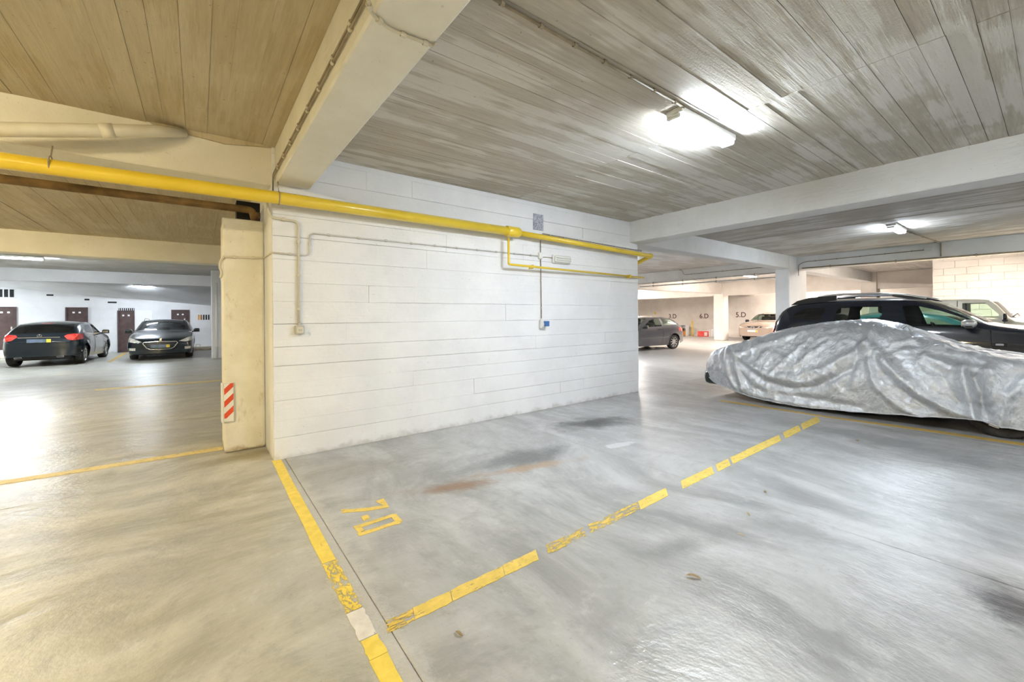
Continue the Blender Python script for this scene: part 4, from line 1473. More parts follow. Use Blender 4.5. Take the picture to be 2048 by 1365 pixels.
# --- black hatchback, tail towards us
spA = dict(L=4.29, W=1.78, R=0.315, tyre=0.225, wheel='ten', axles=(0.90, 3.58), under=0.19, bulge=0.07, paint=paint('black_blue_paint', (0.006, 0.012, 0.018), (0.01, 0.02, 0.03)),
    top=[(0, .62), (.05, .70), (.15, .76), (.5, .88), (1.0, .97), (1.2, 1.0), (1.95, 1.36), (2.3, 1.42), (2.8, 1.43), (3.35, 1.40), (3.72, 1.33), (3.80, 1.29), (3.95, 1.14), (4.10, 1.00), (4.17, .95), (4.24, .88), (4.29, .80)],
    belt=[(0, .55), (.15, .68), (.5, .79), (1.2, .90), (2, .94), (3, .99), (3.6, 1.03), (3.9, 1.0), (4.15, .90), (4.29, .74)],
    redge=[(0, .60), (.15, .73), (.5, .84), (1.2, .95), (1.35, .97), (2.05, 1.30), (2.4, 1.355), (2.9, 1.36), (3.4, 1.32), (3.75, 1.24), (3.95, 1.10), (4.10, .98), (4.2, .90), (4.29, .78)],
    wre=[(0, .66), (.2, .80), (1.2, .86), (2.1, .78), (2.6, .765), (3.4, .755), (3.75, .755), (4.0, .80), (4.15, .82), (4.29, .72)],
    w=w_list(4.29), bot=[(0, .26), (.3, .20), (.8, .19), (3.4, .20), (4.0, .24), (4.29, .32)])
A = Car('hatchback_car', 'black hatchback seen from behind with red tail lamps, beside the leftmost brown door', spA, (0, 0, 0), 0)
A.pair('side_window', [(1.55, .99), (2.05, 1.24), (2.5, 1.30), (2.58, .99)], 'side', M['glass_dark'])
A.pair('side_window', [(2.64, .99), (2.62, 1.30), (3.1, 1.28), (3.45, 1.16), (3.50, 1.06), (3.35, 1.02)], 'side', M['glass_dark'])
A.carve('rear_window', [(-.70, 1.04), (.70, 1.04), (.61, 1.31), (-.61, 1.31)], 'rear', M['glass_dark'], srange=(0.05, 0.75))
A.carve('windscreen', [(-.72, 1.02), (.72, 1.02), (.58, 1.33), (-.58, 1.33)], 'front', M['glass_dark'], srange=(1.1, 2.2))
A.pair('tail_lamp', [(.50, .93), (.56, .985), (.72, 1.00), (.88, .99), (.95, .93), (.90, .83), (.70, .80), (.60, .82)], 'rear', M['red_lens'], off=0.012, srange=(0, 0.5))
A.carve('brake_lamp', [(-.14, 1.335), (.14, 1.335), (.14, 1.352), (-.14, 1.352)], 'rear', M['red_lens'], srange=(0.3, 0.8))
A.carve('plate_recess', [(-.42, .735), (.42, .735), (.48, .90), (-.48, .90)], 'rear', paint('tail_panel_paint', (0.01, 0.018, 0.024)), srange=(0, 0.4))
A.pair('headlamp', [(.48, .64), (.80, .70), (.82, .80), (.60, .74)], 'front', M['headlamp'], srange=(0, .6))
A.pair('bumper_vent', [(.66, .36), (.84, .36), (.86, .60), (.80, .60)], 'rear', M['black'], srange=(0, .5))
A.carve('bumper_insert', [(-.60, .335), (.60, .335), (.56, .42), (-.56, .42)], 'rear', M['black'], srange=(0, .3))
A.strip('chrome_trim', [(1.5, .965), (2.6, .975), (3.45, 1.01)], 0.014, M['chrome'])
A.strip('door_seam', [(1.42, .95), (1.45, .55), (1.5, .28)], 0.008, M['black'])
A.strip('door_seam', [(2.6, .97), (2.6, .3)], 0.008, M['black'])
A.handles([(2.35, .84), (3.15, .87)], A.body_mat)
A.mirrors(1.55, 1.0, A.body_mat)
A.interior(1.3, 3.7, .55, (2.4, 3.25), 1.5, seat_h=.46)
A.plate('rear', .81, M['plate_blur'], M['plate_yellow'], end=-1)
MB().quadbox((-A.c - .085, -.45, .905), (-A.c - .06, .45, .925), .004, 1).build('chrome_bar', M['chrome'], A.root)
# round badge: ring and three spokes
b = MB()
bc = Vector((-A.c - .09 + .035, 0, .962))
b.tube([bc + Vector((0, .048 * math.cos(k * math.pi / 12), .048 * math.sin(k * math.pi / 12))) for k in range(25)], .006, 6, cap=False)
for ang in (90, 210, 330):
    b.tube([bc, bc + Vector((0, .046 * math.cos(math.radians(ang)), .046 * math.sin(math.radians(ang))))], .006, 6)
b.build('badge', M['chrome'], A.root, True)
for yy in (-.45, .45):
    eb = MB()
    eb.tube([Vector((-A.c - .03, yy + dx, .30)) for dx in (-.001,)] + [Vector((-A.c - .075, yy, .30))], .035, 12)
    eb = MB()
    eb.quadbox((-A.c - .075, yy - .085, .275), (-A.c + .05, yy + .085, .325), .02, 2)
    ep = eb.build('exhaust_tip', M['chrome'], A.root, True)
    MB().quadbox((-A.c - .078, yy - .07, .285), (-A.c - .07, yy + .07, .315), .003, 1).build('exhaust_opening', M['dark'], ep)
A.finish()
rx = (at_z(28, 733) + at_z(164, 727)) / 2
ang = math.pi / 2 - math.radians(3.5)
A.root.rotation_euler = (0, 0, ang)
off_ = A.c - A.axles[1]      # local x of rear axle
A.root.location = (rx.x - off_ * math.cos(ang), rx.y - off_ * math.sin(ang), 0)

# --- black estate, nose towards us
spP = dict(L=4.81, W=1.86, R=0.325, tyre=0.215, wheel='five', axles=(0.98, 3.80), under=0.19, bulge=0.09, paint=paint('black_teal_paint', (0.006, 0.011, 0.015), (0.01, 0.02, 0.026)),
    top=[(0, .66), (.05, .72), (.2, .79), (.6, .89), (1.2, .98), (1.45, 1.02), (2.25, 1.39), (2.6, 1.45), (3.4, 1.46), (4.2, 1.42), (4.6, 1.25), (4.75, .95), (4.81, .70)],
    belt=[(0, .58), (.2, .72), (.6, .82), (1.3, .92), (2.2, .96), (3.5, 1.0), (4.4, 1.02), (4.7, .9), (4.81, .6)],
    redge=[(0, .64), (.2, .765), (.6, .855), (1.3, .96), (1.5, .98), (2.35, 1.32), (2.7, 1.385), (3.5, 1.39), (4.2, 1.35), (4.6, 1.18), (4.75, .93), (4.81, .66)],
    wre=[(0, .66), (.2, .80), (1.3, .88), (2.4, .75), (3.0, .735), (4.2, .72), (4.6, .70), (4.81, .66)],
    w=w_list(4.81), bot=[(0, .24), (.3, .19), (.8, .19), (3.6, .20), (4.5, .24), (4.81, .32)])
Pg = Car('estate_car', 'black estate car facing forward with a chrome-ringed grille, beside the white column', spP, (0, 0, 0), 0)
Pg.pair('side_window', [(1.85, 1.0), (2.35, 1.26), (2.8, 1.33), (2.85, 1.0)], 'side', M['glass_dark'])
Pg.pair('side_window', [(2.92, 1.0), (2.9, 1.34), (3.6, 1.34), (3.7, 1.04)], 'side', M['glass_dark'])
Pg.carve('windscreen', [(-.76, 1.035), (.76, 1.035), (.63, 1.39), (-.63, 1.39)], 'front', M['glass_screen'], srange=(1.2, 2.7))
Pg.carve('rear_window', [(-.6, 1.1), (.6, 1.1), (.55, 1.36), (-.55, 1.36)], 'rear', M['glass_dark'], srange=(0.05, .6))
Pg.pair('headlamp', [(.50, .655), (.60, .70), (.78, .79), (.88, .81), (.91, .74), (.86, .665), (.70, .63)], 'front', M['headlamp'], off=.006, srange=(0, .8))
Pg.carve('grille', [(-.46, .60), (-.44, .64), (.44, .64), (.46, .60), (.36, .46), (.28, .41), (-.28, .41), (-.36, .46)], 'front', M['black'], srange=(0, .4))
Pg.pair('fog_lamp', [(.62, .36), (.84, .37), (.84, .455), (.64, .45)], 'front', M['headlamp'], off=.006, srange=(0, .6))
Pg.carve('lower_intake', [(-.60, .26), (.60, .26), (.66, .33), (-.66, .33)], 'front', M['black'], srange=(0, .4))
gx = lambda y: Pg.c + .09 * (1 - (y / .67) ** 2) + .012
ring_ = [(-.47, .60), (-.44, .65), (0, .665), (.44, .65), (.47, .60), (.37, .45), (.28, .395), (0, .385), (-.28, .395), (-.37, .45), (-.47, .60)]
MB().tube([Vector((gx(y), y, zz)) for y, zz in ring_], .016, 8, cap=False).build('grille_ring', M['chrome'], Pg.root, True)
for zz in (.62, .575, .53, .485, .44):
    hw_ = .42 if zz > .5 else .36 - (.485 - zz)
    MB().tube([Vector((gx(y) - .004, y, zz)) for y in (-hw_, -hw_ / 2, 0, hw_ / 2, hw_)], .007, 6).build('grille_bar', M['alloy_dark'], Pg.root, True)
b = MB()
bx = gx(0) + .0
b.prism([(bx - .05, y * 1.0, .735 + zz) for y, zz in ((-.03, -.045), (-.015, -.045), (-.005, -.01), (.01, -.045), (.03, -.045), (.022, -.005), (.04, .02), (.03, .045), (.0, .035), (-.035, .045), (-.03, .03), (-.01, .02), (-.025, .0))], (.02, 0, 0))
b.build('badge', M['chrome'], Pg.root)
for sd in (1, -1):
    MB().tube([Vector((gx(sd * .6) - .02, sd * .58, .415)), Vector((gx(sd * .6) - .08, sd * .78, .42))], .008, 6).build('fog_trim', M['chrome'], Pg.root, True)
    MB().tube(arc_path([Vector((Pg.c - 2.45, sd * .62, 1.40)), Vector((Pg.c - 2.6, sd * .62, 1.475)), Vector((Pg.c - 4.1, sd * .60, 1.46)), Vector((Pg.c - 4.3, sd * .60, 1.37))], .1), .016, 8).build('roof_rail', M['alloy'], Pg.root, True)
Pg.strip('bonnet_seam', [(.45, .80), (1.4, .93)], .008, M['black'])
Pg.mirrors(1.75, 1.0, Pg.body_mat)
Pg.interior(1.6, 4.4, .56, (2.6, 3.6), 1.75, seat_h=.50)
Pg.plate('front', .50, M['plate_blur'], M['plate_yellow'], end=1)
Pg.finish()
pc = (at_z(270, 719) + at_z(378, 714)) / 2
ang = -math.pi / 2
off_ = Pg.c - Pg.axles[0]
Pg.root.rotation_euler = (0, 0, ang)
Pg.root.location = (pc.x, pc.y + off_, 0)

# --- grey three-door hatchback beyond the wall end
spH = dict(L=4.17, W=1.73, R=0.31, tyre=0.20, wheel='ten', axles=(0.86, 3.41), under=0.19, paint=paint('grey_metal_paint', (0.085, 0.082, 0.09), (0.16, 0.155, 0.165), 0.3),
    top=[(0, .62), (.1, .70), (.5, .84), (1.0, .94), (1.15, .97), (1.9, 1.34), (2.2, 1.40), (2.6, 1.42), (3.2, 1.39), (3.6, 1.29), (3.85, 1.10), (3.98, .97), (4.08, .86), (4.14, .72), (4.17, .60)],
    belt=[(0, .55), (.15, .66), (.5, .77), (1.2, .88), (2, .92), (3, .98), (3.5, 1.01), (3.8, .96), (4.0, .85), (4.17, .5)],
    redge=[(0, .60), (.15, .70), (.5, .81), (1.2, .92), (1.3, .95), (2.0, 1.28), (2.4, 1.345), (2.8, 1.35), (3.2, 1.32), (3.6, 1.22), (3.85, 1.05), (4.0, .92), (4.08, .82), (4.17, .56)],
    wre=[(0, .66), (.2, .80), (1.2, .86), (2.0, .76), (2.6, .74), (3.4, .73), (3.8, .77), (4.0, .78), (4.17, .64)],
    w=w_list(4.17), bot=[(0, .24), (.3, .19), (.8, .18), (3.2, .19), (3.8, .24), (4.17, .34)])
Hc = Car('hatchback_car', 'grey metallic three-door hatchback partly hidden behind the white wall end', spH, (0, 0, 0), 0)
Hc.pair('side_window', [(1.55, .96), (2.0, 1.21), (2.3, 1.29), (2.62, 1.30), (2.66, .98)], 'side', M['glass_clear'])
Hc.pair('side_window', [(2.78, 1.0), (2.74, 1.30), (3.15, 1.275), (3.45, 1.18), (3.62, 1.06)], 'side', M['glass_clear'])
Hc.carve('windscreen', [(-.70, 1.0), (.70, 1.0), (.56, 1.31), (-.56, 1.31)], 'front', M['glass_clear'], srange=(1.0, 2.2))
Hc.carve('rear_window', [(-.62, 1.0), (.62, 1.0), (.52, 1.28), (-.52, 1.28)], 'rear', M['glass_clear'], srange=(0.1, .9))
Hc.pair('tail_lamp', [(.55, .78), (.70, .90), (.90, .93), (.93, .78), (.7, .74)], 'rear', M['red_lens'], off=.006, srange=(0, .5))
Hc.pair('headlamp', [(.48, .60), (.78, .66), (.80, .75), (.60, .70)], 'front', M['headlamp'], srange=(0, .6))
Hc.strip('door_seam', [(2.70, .98), (2.72, .6), (2.62, .25)], .009, M['black'])
Hc.strip('side_rub_strip', [(1.3, .50), (2.6, .52), (2.98, .53)], .035, Hc.body_mat)
Hc.handles([(2.52, .86)], M['black'])
Hc.mirrors(1.55, .97, M['black'])
Hc.interior(1.2, 3.5, .58, (2.4,), 1.4, seat_h=.5)
Hc.finish()
aw = at_z(1345, 698)
hd = Vector((-1.0, 0.13, 0)).normalized()
ang = math.atan2(hd.y, hd.x)
lf_ = Vector((-hd.y, hd.x, 0))
whl = aw + Vector((0, 0, 0))
ax = whl - lf_ * (spH['W'] / 2 - .135)
ctr = ax - hd * (Hc.c - Hc.axles[1])
Hc.root.location = (ctr.x, ctr.y, 0)
Hc.root.rotation_euler = (0, 0, ang)

# --- bronze crossover facing us by the numbered wall
spQ = dict(L=4.38, W=1.82, R=0.345, tyre=0.22, wheel='five', axles=(0.93, 3.57), under=0.22, bulge=0.10, paint=paint('bronze_paint', (0.40, 0.31, 0.25), (0.55, 0.44, 0.36), 0.25),
    top=[(0, .74), (.05, .84), (.15, .92), (.6, 1.02), (1.1, 1.08), (1.25, 1.10), (2.0, 1.47), (2.35, 1.54), (3.1, 1.55), (3.7, 1.50), (4.1, 1.30), (4.3, 1.05), (4.38, .75)],
    belt=[(0, .64), (.15, .80), (.6, .92), (1.2, 1.0), (2, 1.03), (3, 1.07), (3.8, 1.1), (4.2, .98), (4.38, .65)],
    redge=[(0, .72), (.15, .88), (.6, .98), (1.2, 1.05), (1.35, 1.07), (2.1, 1.40), (2.5, 1.47), (3.1, 1.48), (3.7, 1.42), (4.1, 1.24), (4.3, 1.0), (4.38, .72)],
    wre=[(0, .68), (.2, .82), (1.2, .87), (2.1, .77), (2.6, .755), (3.6, .74), (4.1, .76), (4.38, .68)],
    w=w_list(4.38), bot=[(0, .28), (.3, .23), (.8, .22), (3.4, .22), (4.0, .27), (4.38, .36)])
Q = Car('crossover_car', 'bronze crossover facing forward by the wall marked 5.D', spQ, (0, 0, 0), math.pi)
Q.pair('side_window', [(1.6, 1.07), (2.1, 1.35), (2.5, 1.41), (2.55, 1.07)], 'side', M['glass_clear'])
Q.pair('side_window', [(2.62, 1.07), (2.6, 1.41), (3.3, 1.40), (3.6, 1.15)], 'side', M['glass_clear'])
Q.carve('windscreen', [(-.75, 1.11), (.75, 1.11), (.64, 1.46), (-.64, 1.46)], 'front', M['glass_clear'], srange=(1.0, 2.5))
Q.carve('rear_window', [(-.6, 1.15), (.6, 1.15), (.54, 1.42), (-.54, 1.42)], 'rear', M['glass_clear'], srange=(0.1, .8))
Q.pair('headlamp', [(.46, .72), (.62, .76), (.86, .88), (.90, .82), (.80, .72), (.58, .685)], 'front', M['headlamp'], off=.006, srange=(0, .7))
Q.carve('grille', [(-.44, .80), (.44, .80), (.30, .66), (.14, .62), (-.14, .62), (-.30, .66)], 'front', M['black'], srange=(0, .4))
Q.carve('lower_intake', [(-.66, .44), (-.56, .50), (.56, .50), (.66, .44), (.50, .36), (-.50, .36)], 'front', M['black'], srange=(0, .5))
Q.carve('skid_plate', [(-.72, .29), (.72, .29), (.62, .345), (-.62, .345)], 'front', M['alloy'], srange=(0, .5))
qx = lambda y: Q.c + .10 * (1 - (y / .68) ** 2) + .014
MB().tube([Vector((qx(y), y, zz)) for y, zz in ((-.36, .82), (-.22, .70), (-.12, .645), (.12, .645), (.22, .70), (.36, .82))], .022, 8).build('chrome_wing', M['chrome'], Q.root, True)
b = MB()
b.tube([Vector((qx(0) + .004, .085 * math.cos(k * math.pi / 12), .73 + .075 * math.sin(k * math.pi / 12))) for k in range(25)], .012, 6, cap=False)
b.box((qx(0) + .004, 0, .73), (.02, .20, .026), .004, 1)
b.build('badge', M['chrome'], Q.root, True)
for sd in (1, -1):
    MB().box((qx(sd * .55) - .1, sd * .64, .46), (.05, .09, .06), .015, 2).build('fog_lamp', M['headlamp'], Q.root, True)
Q.mirrors(1.62, 1.07, M['black'])
Q.interior(1.35, 3.9, .66, (2.45, 3.3), 1.5, seat_h=.6)
Q.plate('front', .555, M['plate_white'], M['plate_yellow'], end=1)
Q.finish()
fq = at_x(1508, 680, 23.75)
Q.root.location = (23.70 + Q.c, fq.y, 0)

# --- dark blue car with roof rails beside the covered car
spD = dict(L=4.40, W=1.80, R=0.345, tyre=0.22, wheel='five', axles=(0.84, 3.52), under=0.24, paint=paint('dark_blue_paint', (0.012, 0.017, 0.030), (0.035, 0.045, 0.07), 0.25),
    top=[(0, .86), (.05, .95), (.18, 1.04), (.6, 1.17), (1.1, 1.24), (1.32, 1.27), (1.55, 1.40), (1.95, 1.62), (2.3, 1.72), (2.7, 1.745), (3.3, 1.74), (3.85, 1.70), (4.05, 1.66), (4.18, 1.57), (4.30, 1.40), (4.37, 1.18), (4.40, .95)],
    belt=[(0, .74), (.18, .95), (.6, 1.08), (1.3, 1.16), (1.7, 1.19), (2.3, 1.21), (3, 1.28), (3.6, 1.31), (4.0, 1.28), (4.25, 1.15), (4.40, .85)],
    redge=[(0, .82), (.18, 1.01), (.6, 1.13), (1.3, 1.235), (1.4, 1.26), (1.75, 1.46), (2.1, 1.62), (2.45, 1.675), (3.2, 1.68), (3.84, 1.645), (4.08, 1.59), (4.2, 1.50), (4.30, 1.34), (4.37, 1.12), (4.40, .90)],
    wre=[(0, .70), (.2, .84), (1.3, .87), (2.0, .735), (2.6, .71), (3.6, .70), (4.05, .70), (4.2, .72), (4.40, .74)],
    w=[(0, .76), (0.03, .82), (0.09, .88), (0.2, .935), (0.4, .975), (0.8, .995), (1.4, 1.0), (3.6, 1.0), (4.0, .985), (4.2, .955), (4.32, .91), (4.38, .86), (4.40, .82)],
    bot=[(0, .32), (.3, .25), (.8, .25), (3.4, .26), (4.0, .30), (4.40, .40)])
D = Car('suv_car', 'dark blue car with silver roof rails parked beyond the silver covered car', spD, (0, 0, 0), -math.pi / 2)
D.pair('side_window', [(3.98, 1.37), (3.92, 1.48), (3.78, 1.555), (3.42, 1.57), (3.46, 1.44), (3.50, 1.335), (3.85, 1.335)], 'side', M['glass_dark'])
D.pair('side_window', [(3.26, 1.50), (3.20, 1.58), (2.62, 1.575), (2.60, 1.27), (3.28, 1.30)], 'side', M['glass_clear'])
D.pair('side_window', [(2.36, 1.575), (2.20, 1.575), (1.90, 1.48), (1.62, 1.355), (1.56, 1.24), (1.62, 1.215), (2.27, 1.235)], 'side', M['glass_clear'])
D.carve('windscreen', [(-.76, 1.29), (.76, 1.29), (.62, 1.66), (-.62, 1.66)], 'front', M['glass_clear'], srange=(1.1, 2.5))
D.carve('rear_window', [(-.66, 1.28), (.66, 1.28), (.58, 1.58), (-.58, 1.58)], 'rear', M['glass_dark'], srange=(0.02, .5))
D.pair('tail_lamp', [(4.285, 1.31), (4.33, 1.31), (4.40, 1.06), (4.40, 1.0), (4.33, 1.0)], 'side', M['red_lens'], off=.012)
D.pair('tail_lamp_lens', [(.56, 1.02), (.76, 1.02), (.74, 1.18), (.60, 1.16)], 'rear', M['red_lens'], off=.004, srange=(-.2, .02))
D.pair('headlamp', [(.52, .84), (.90, .88), (.90, 1.0), (.56, .96)], 'front', M['headlamp'], srange=(0, .6))
D.strip('door_seam', [(1.36, 1.18), (1.345, .9), (1.40, .4)], .012, M['black'])
D.strip('door_seam', [(2.47, 1.22), (2.47, .4)], .010, M['black'])
D.strip('door_seam', [(3.30, 1.28), (3.2, .8), (3.02, .6)], .010, M['black'])
D.strip('window_seal', [(1.60, 1.205), (2.27, 1.228)], .016, M['black'])
D.handles([(2.25, 1.06), (3.05, 1.09)], D.body_mat)
D.mirrors(1.56, 1.26, simple('satin_silver', (0.62, 0.62, 0.63), None, 0.3, 0.5), M['black'], size=(.15, .22, .12))
for sd in (1, -1):
    r_ = empty('roof_rail', (0, 0, 0)); r_.parent = D.root
    y = .60
    MB().tube([Vector((D.c - s, sd * y, zz)) for s, zz in ((2.08, 1.69), (2.3, 1.755), (2.65, 1.80), (3.2, 1.81), (3.6, 1.79))], .02, 8).build('bar', M['alloy'], r_, True)
    for pl_ in (((2.02, 1.655), (2.12, 1.70), (2.3, 1.748), (2.5, 1.775), (2.5, 1.74), (2.3, 1.69)), ((3.3, 1.795), (3.75, 1.765), (3.95, 1.71), (4.06, 1.63), (3.9, 1.64), (3.3, 1.70))):
        MB().prism([(D.c - s, sd * y - .018, zz) for s, zz in pl_], (0, .036, 0)).build('foot', M['black'], r_)
MB().quadbox((D.c - 1.33, -.905, .94), (D.c - 1.20, -.885, 1.0), .006, 1).build('side_vent', M['black'], D.root)
MB().quadbox((D.c - 1.31, -.912, .955), (D.c - 1.23, -.905, .985), .003, 1).build('side_vent_trim', M['chrome'], D.root)
D.interior(1.45, 4.2, .78, (2.55, 3.42), 1.55, wheel_side=1, seat_h=.60)
D.finish()
D.root.location = (9.42 + .90, -.74 + D.c, 0)

# --- teal hatchback seen only through the dark blue car
spT = dict(spH, L=4.0, W=1.70, axles=(.82, 3.3), wheel='seven', paint=paint('teal_paint', (0.02, 0.10, 0.10), (0.03, 0.14, 0.14)), w=w_list(4.0),
    top=[(s * 4.0 / 4.17, zz * 1.06 if s > 1 else zz) for s, zz in spH['top']], belt=[(s * 4.0 / 4.17, zz * 1.12) for s, zz in spH['belt']], redge=[(s * 4.0 / 4.17, zz * 1.06 if s > 1.1 else zz * 1.06) for s, zz in spH['redge']], wre=[(s * 4.0 / 4.17, v) for s, v in spH['wre']], bot=[(s * 4.0 / 4.17, v) for s, v in spH['bot']])
Tl = Car('hatchback_car', 'teal hatchback glimpsed through the windows of the dark blue car', spT, (0, 0, 0), -math.pi / 2)
Tl.pair('side_window', [(1.5, 1.1), (1.95, 1.30), (2.2, 1.36), (2.5, 1.37), (2.54, 1.1)], 'side', M['glass_clear'])
Tl.pair('side_window', [(2.66, 1.12), (2.62, 1.37), (3.05, 1.35), (3.38, 1.22)], 'side', M['glass_clear'])
Tl.carve('windscreen', [(-.68, 1.1), (.68, 1.1), (.54, 1.38), (-.54, 1.38)], 'front', M['glass_clear'], srange=(.9, 2.2))
Tl.interior(1.2, 3.4, .68, (2.35,), 1.4, seat_h=.5)
Tl.mirrors(1.5, 1.09, Tl.body_mat)
Tl.finish()
Tl.root.location = (11.75 + .85, -.50 + Tl.c, 0)

# --- cream off-road car by the block wall
spJ = dict(L=3.9, W=1.66, R=0.36, tyre=0.22, wheel='steel', axles=(0.55, 2.95), under=0.30, bulge=0.02, paint=simple('cream_paint', (0.66, 0.60, 0.47), (0.70, 0.64, 0.51), 0.4, coat=.3),
    g=[(-0.5, .97), (0, .98), (.5, 1.0), (1, .985)],
    top=[(0, 1.12), (.03, 1.17), (.3, 1.23), (1.30, 1.28), (1.34, 1.29), (1.68, 1.74), (1.78, 1.785), (2.4, 1.81), (3.6, 1.80), (3.84, 1.77), (3.88, 1.70), (3.9, 1.2)],
    belt=[(0, 1.02), (.3, 1.13), (1.3, 1.20), (1.7, 1.24), (3.7, 1.25), (3.9, 1.05)],
    redge=[(0, 1.08), (.3, 1.20), (1.30, 1.255), (1.38, 1.27), (1.70, 1.69), (1.8, 1.745), (2.5, 1.76), (3.6, 1.75), (3.84, 1.72), (3.88, 1.66), (3.9, 1.15)],
    wre=[(0, .80), (.3, .86), (1.3, .92), (1.75, .88), (2.5, .88), (3.8, .88), (3.9, .86)],
    w=[(0, .90), (.05, .95), (.2, .98), (.6, 1.0), (3.5, 1.0), (3.8, .99), (3.9, .95)],
    bot=[(0, .45), (.4, .40), (3.5, .40), (3.9, .46)])
J = Car('offroad_car', 'boxy cream off-road car in front of the pale block wall', spJ, (0, 0, 0), -math.pi / 2)
yj = lambda Y: Y + .78
J.pair('side_window', [(yj(1.38), 1.67), (yj(1.02), 1.67), (yj(.82), 1.40), (yj(.82), 1.34), (yj(1.38), 1.34)], 'side', M['glass_clear'])
J.pair('side_window', [(yj(2.9), 1.67), (yj(1.60), 1.67), (yj(1.60), 1.34), (yj(2.9), 1.34)], 'side', M['glass_clear'])
J.carve('windscreen', [(-.68, 1.32), (.68, 1.32), (.66, 1.70), (-.66, 1.70)], 'front', M['glass_clear'], srange=(1.2, 2.0))
J.carve('rear_window', [(-.5, 1.35), (.5, 1.35), (.5, 1.66), (-.5, 1.66)], 'rear', M['glass_clear'], srange=(0, .2))
J.strip('door_seam', [(yj(1.46), 1.74), (yj(1.46), .5)], .016, M['black'])
J.strip('door_seam', [(yj(.74), 1.24), (yj(.74), .5)], .012, M['black'])
J.strip('roof_gutter', [(yj(3.0), 1.735), (yj(.95), 1.725)], .03, J.body_mat)
MB().tube([Vector((J.c - 1.42, -.3, 1.34)), Vector((J.c - 1.36, -.05, 1.42)), Vector((J.c - 1.34, .3, 1.36))], .012, 6).build('wiper', M['black'], J.root, True)
J.mirrors(yj(.72), 1.32, M['black'], size=(.06, .16, .16))
J.interior(1.5, 3.6, .80, (2.3,), 1.55, seat_h=.52)
J.finish()
J.root.location = (14.35 + .83, -.78 + J.c, 0)

# ------------------------------------------------------------------ silver covered sports car
XS, XM = 7.27, 8.10          # near side plane and centre line of the car
cc_ = empty('covered_car', (XM, 1.6, 0))
tag(cc_, 'low dark green sports car hidden under the silver cover, only tyres and bumper showing', 'car')
ro = Vector((XM, 1.6, 0))
dgreen = paint('dark_green_paint', (0.012, 0.022, 0.016))
b = MB()
b.quadbox((-.66, -2.05, .17), (.66, 2.1, .34), .05, 2).quadbox((-.76, -.72, .16), (.76, .68, .34), .03, 1)
b.build('underbody', M['black'], cc_)
MB().box((0, 2.19, .30), (1.36, .38, .24), .09, 3).build('rear_bumper', dgreen, cc_, True)
MB().box((0, -2.15, .36), (1.45, .34, .26), .10, 3).build('front_bumper', dgreen, cc_, True)
ty, rm, dk = wheel_meshes(0.315, 0.235, 'five')
for yy in (2.76 - 1.6, .40 - 1.6):
    for sd in (-1, 1):
        t = link('wheel', ty, cc_)
        t.location = (sd * (.68 if yy > 0 else .64), yy, .315)
        t.rotation_euler = (0, 0, math.pi / 2 if sd < 0 else -math.pi / 2)
        link('rim', rm, t)
        link('brake_disc', dk, t)

sil = [(4.02, .43), (3.97, .62), (3.88, .77), (3.62, .88), (3.4, .96), (3.06, 1.09), (2.61, 1.23), (2.26, 1.30), (1.94, 1.34), (1.73, 1.35), (1.43, 1.30), (1.22, 1.21), (1.02, 1.12), (.79, 1.02), (.53, .95), (.26, .905), (-.2, .84), (-.45, .74), (-.58, .58), (-.62, .45)]
zt_f = pchip(sorted(sil))
hem = [(4.02, .36), (3.9, .33), (3.75, .25), (3.62, .205), (3.32, .15), (3.09, .10), (2.79, .07), (2.37, .055), (1.77, .085), (1.25, .13), (.66, .20), (.60, .22), (.5, .17), (.24, .14), (-.62, .15)]
hem_f = pchip(sorted(hem))
hw_f = pchip([(-.62, .42), (-.58, .52), (-.45, .66), (-.2, .76), (.2, .82), (1.0, .845), (2.0, .86), (2.8, .875), (3.3, .84), (3.6, .78), (3.85, .68), (3.97, .56), (4.02, .44)])
roofw = pchip([(-.62, .36), (-.2, .62), (.3, .70), (.8, .60), (1.3, .50), (1.75, .47), (2.3, .49), (2.9, .56), (3.5, .60), (3.9, .50), (4.02, .40)])


def to_side(p):
    q = at_x(p[0], p[1], XS)
    return (q.y, q.z)


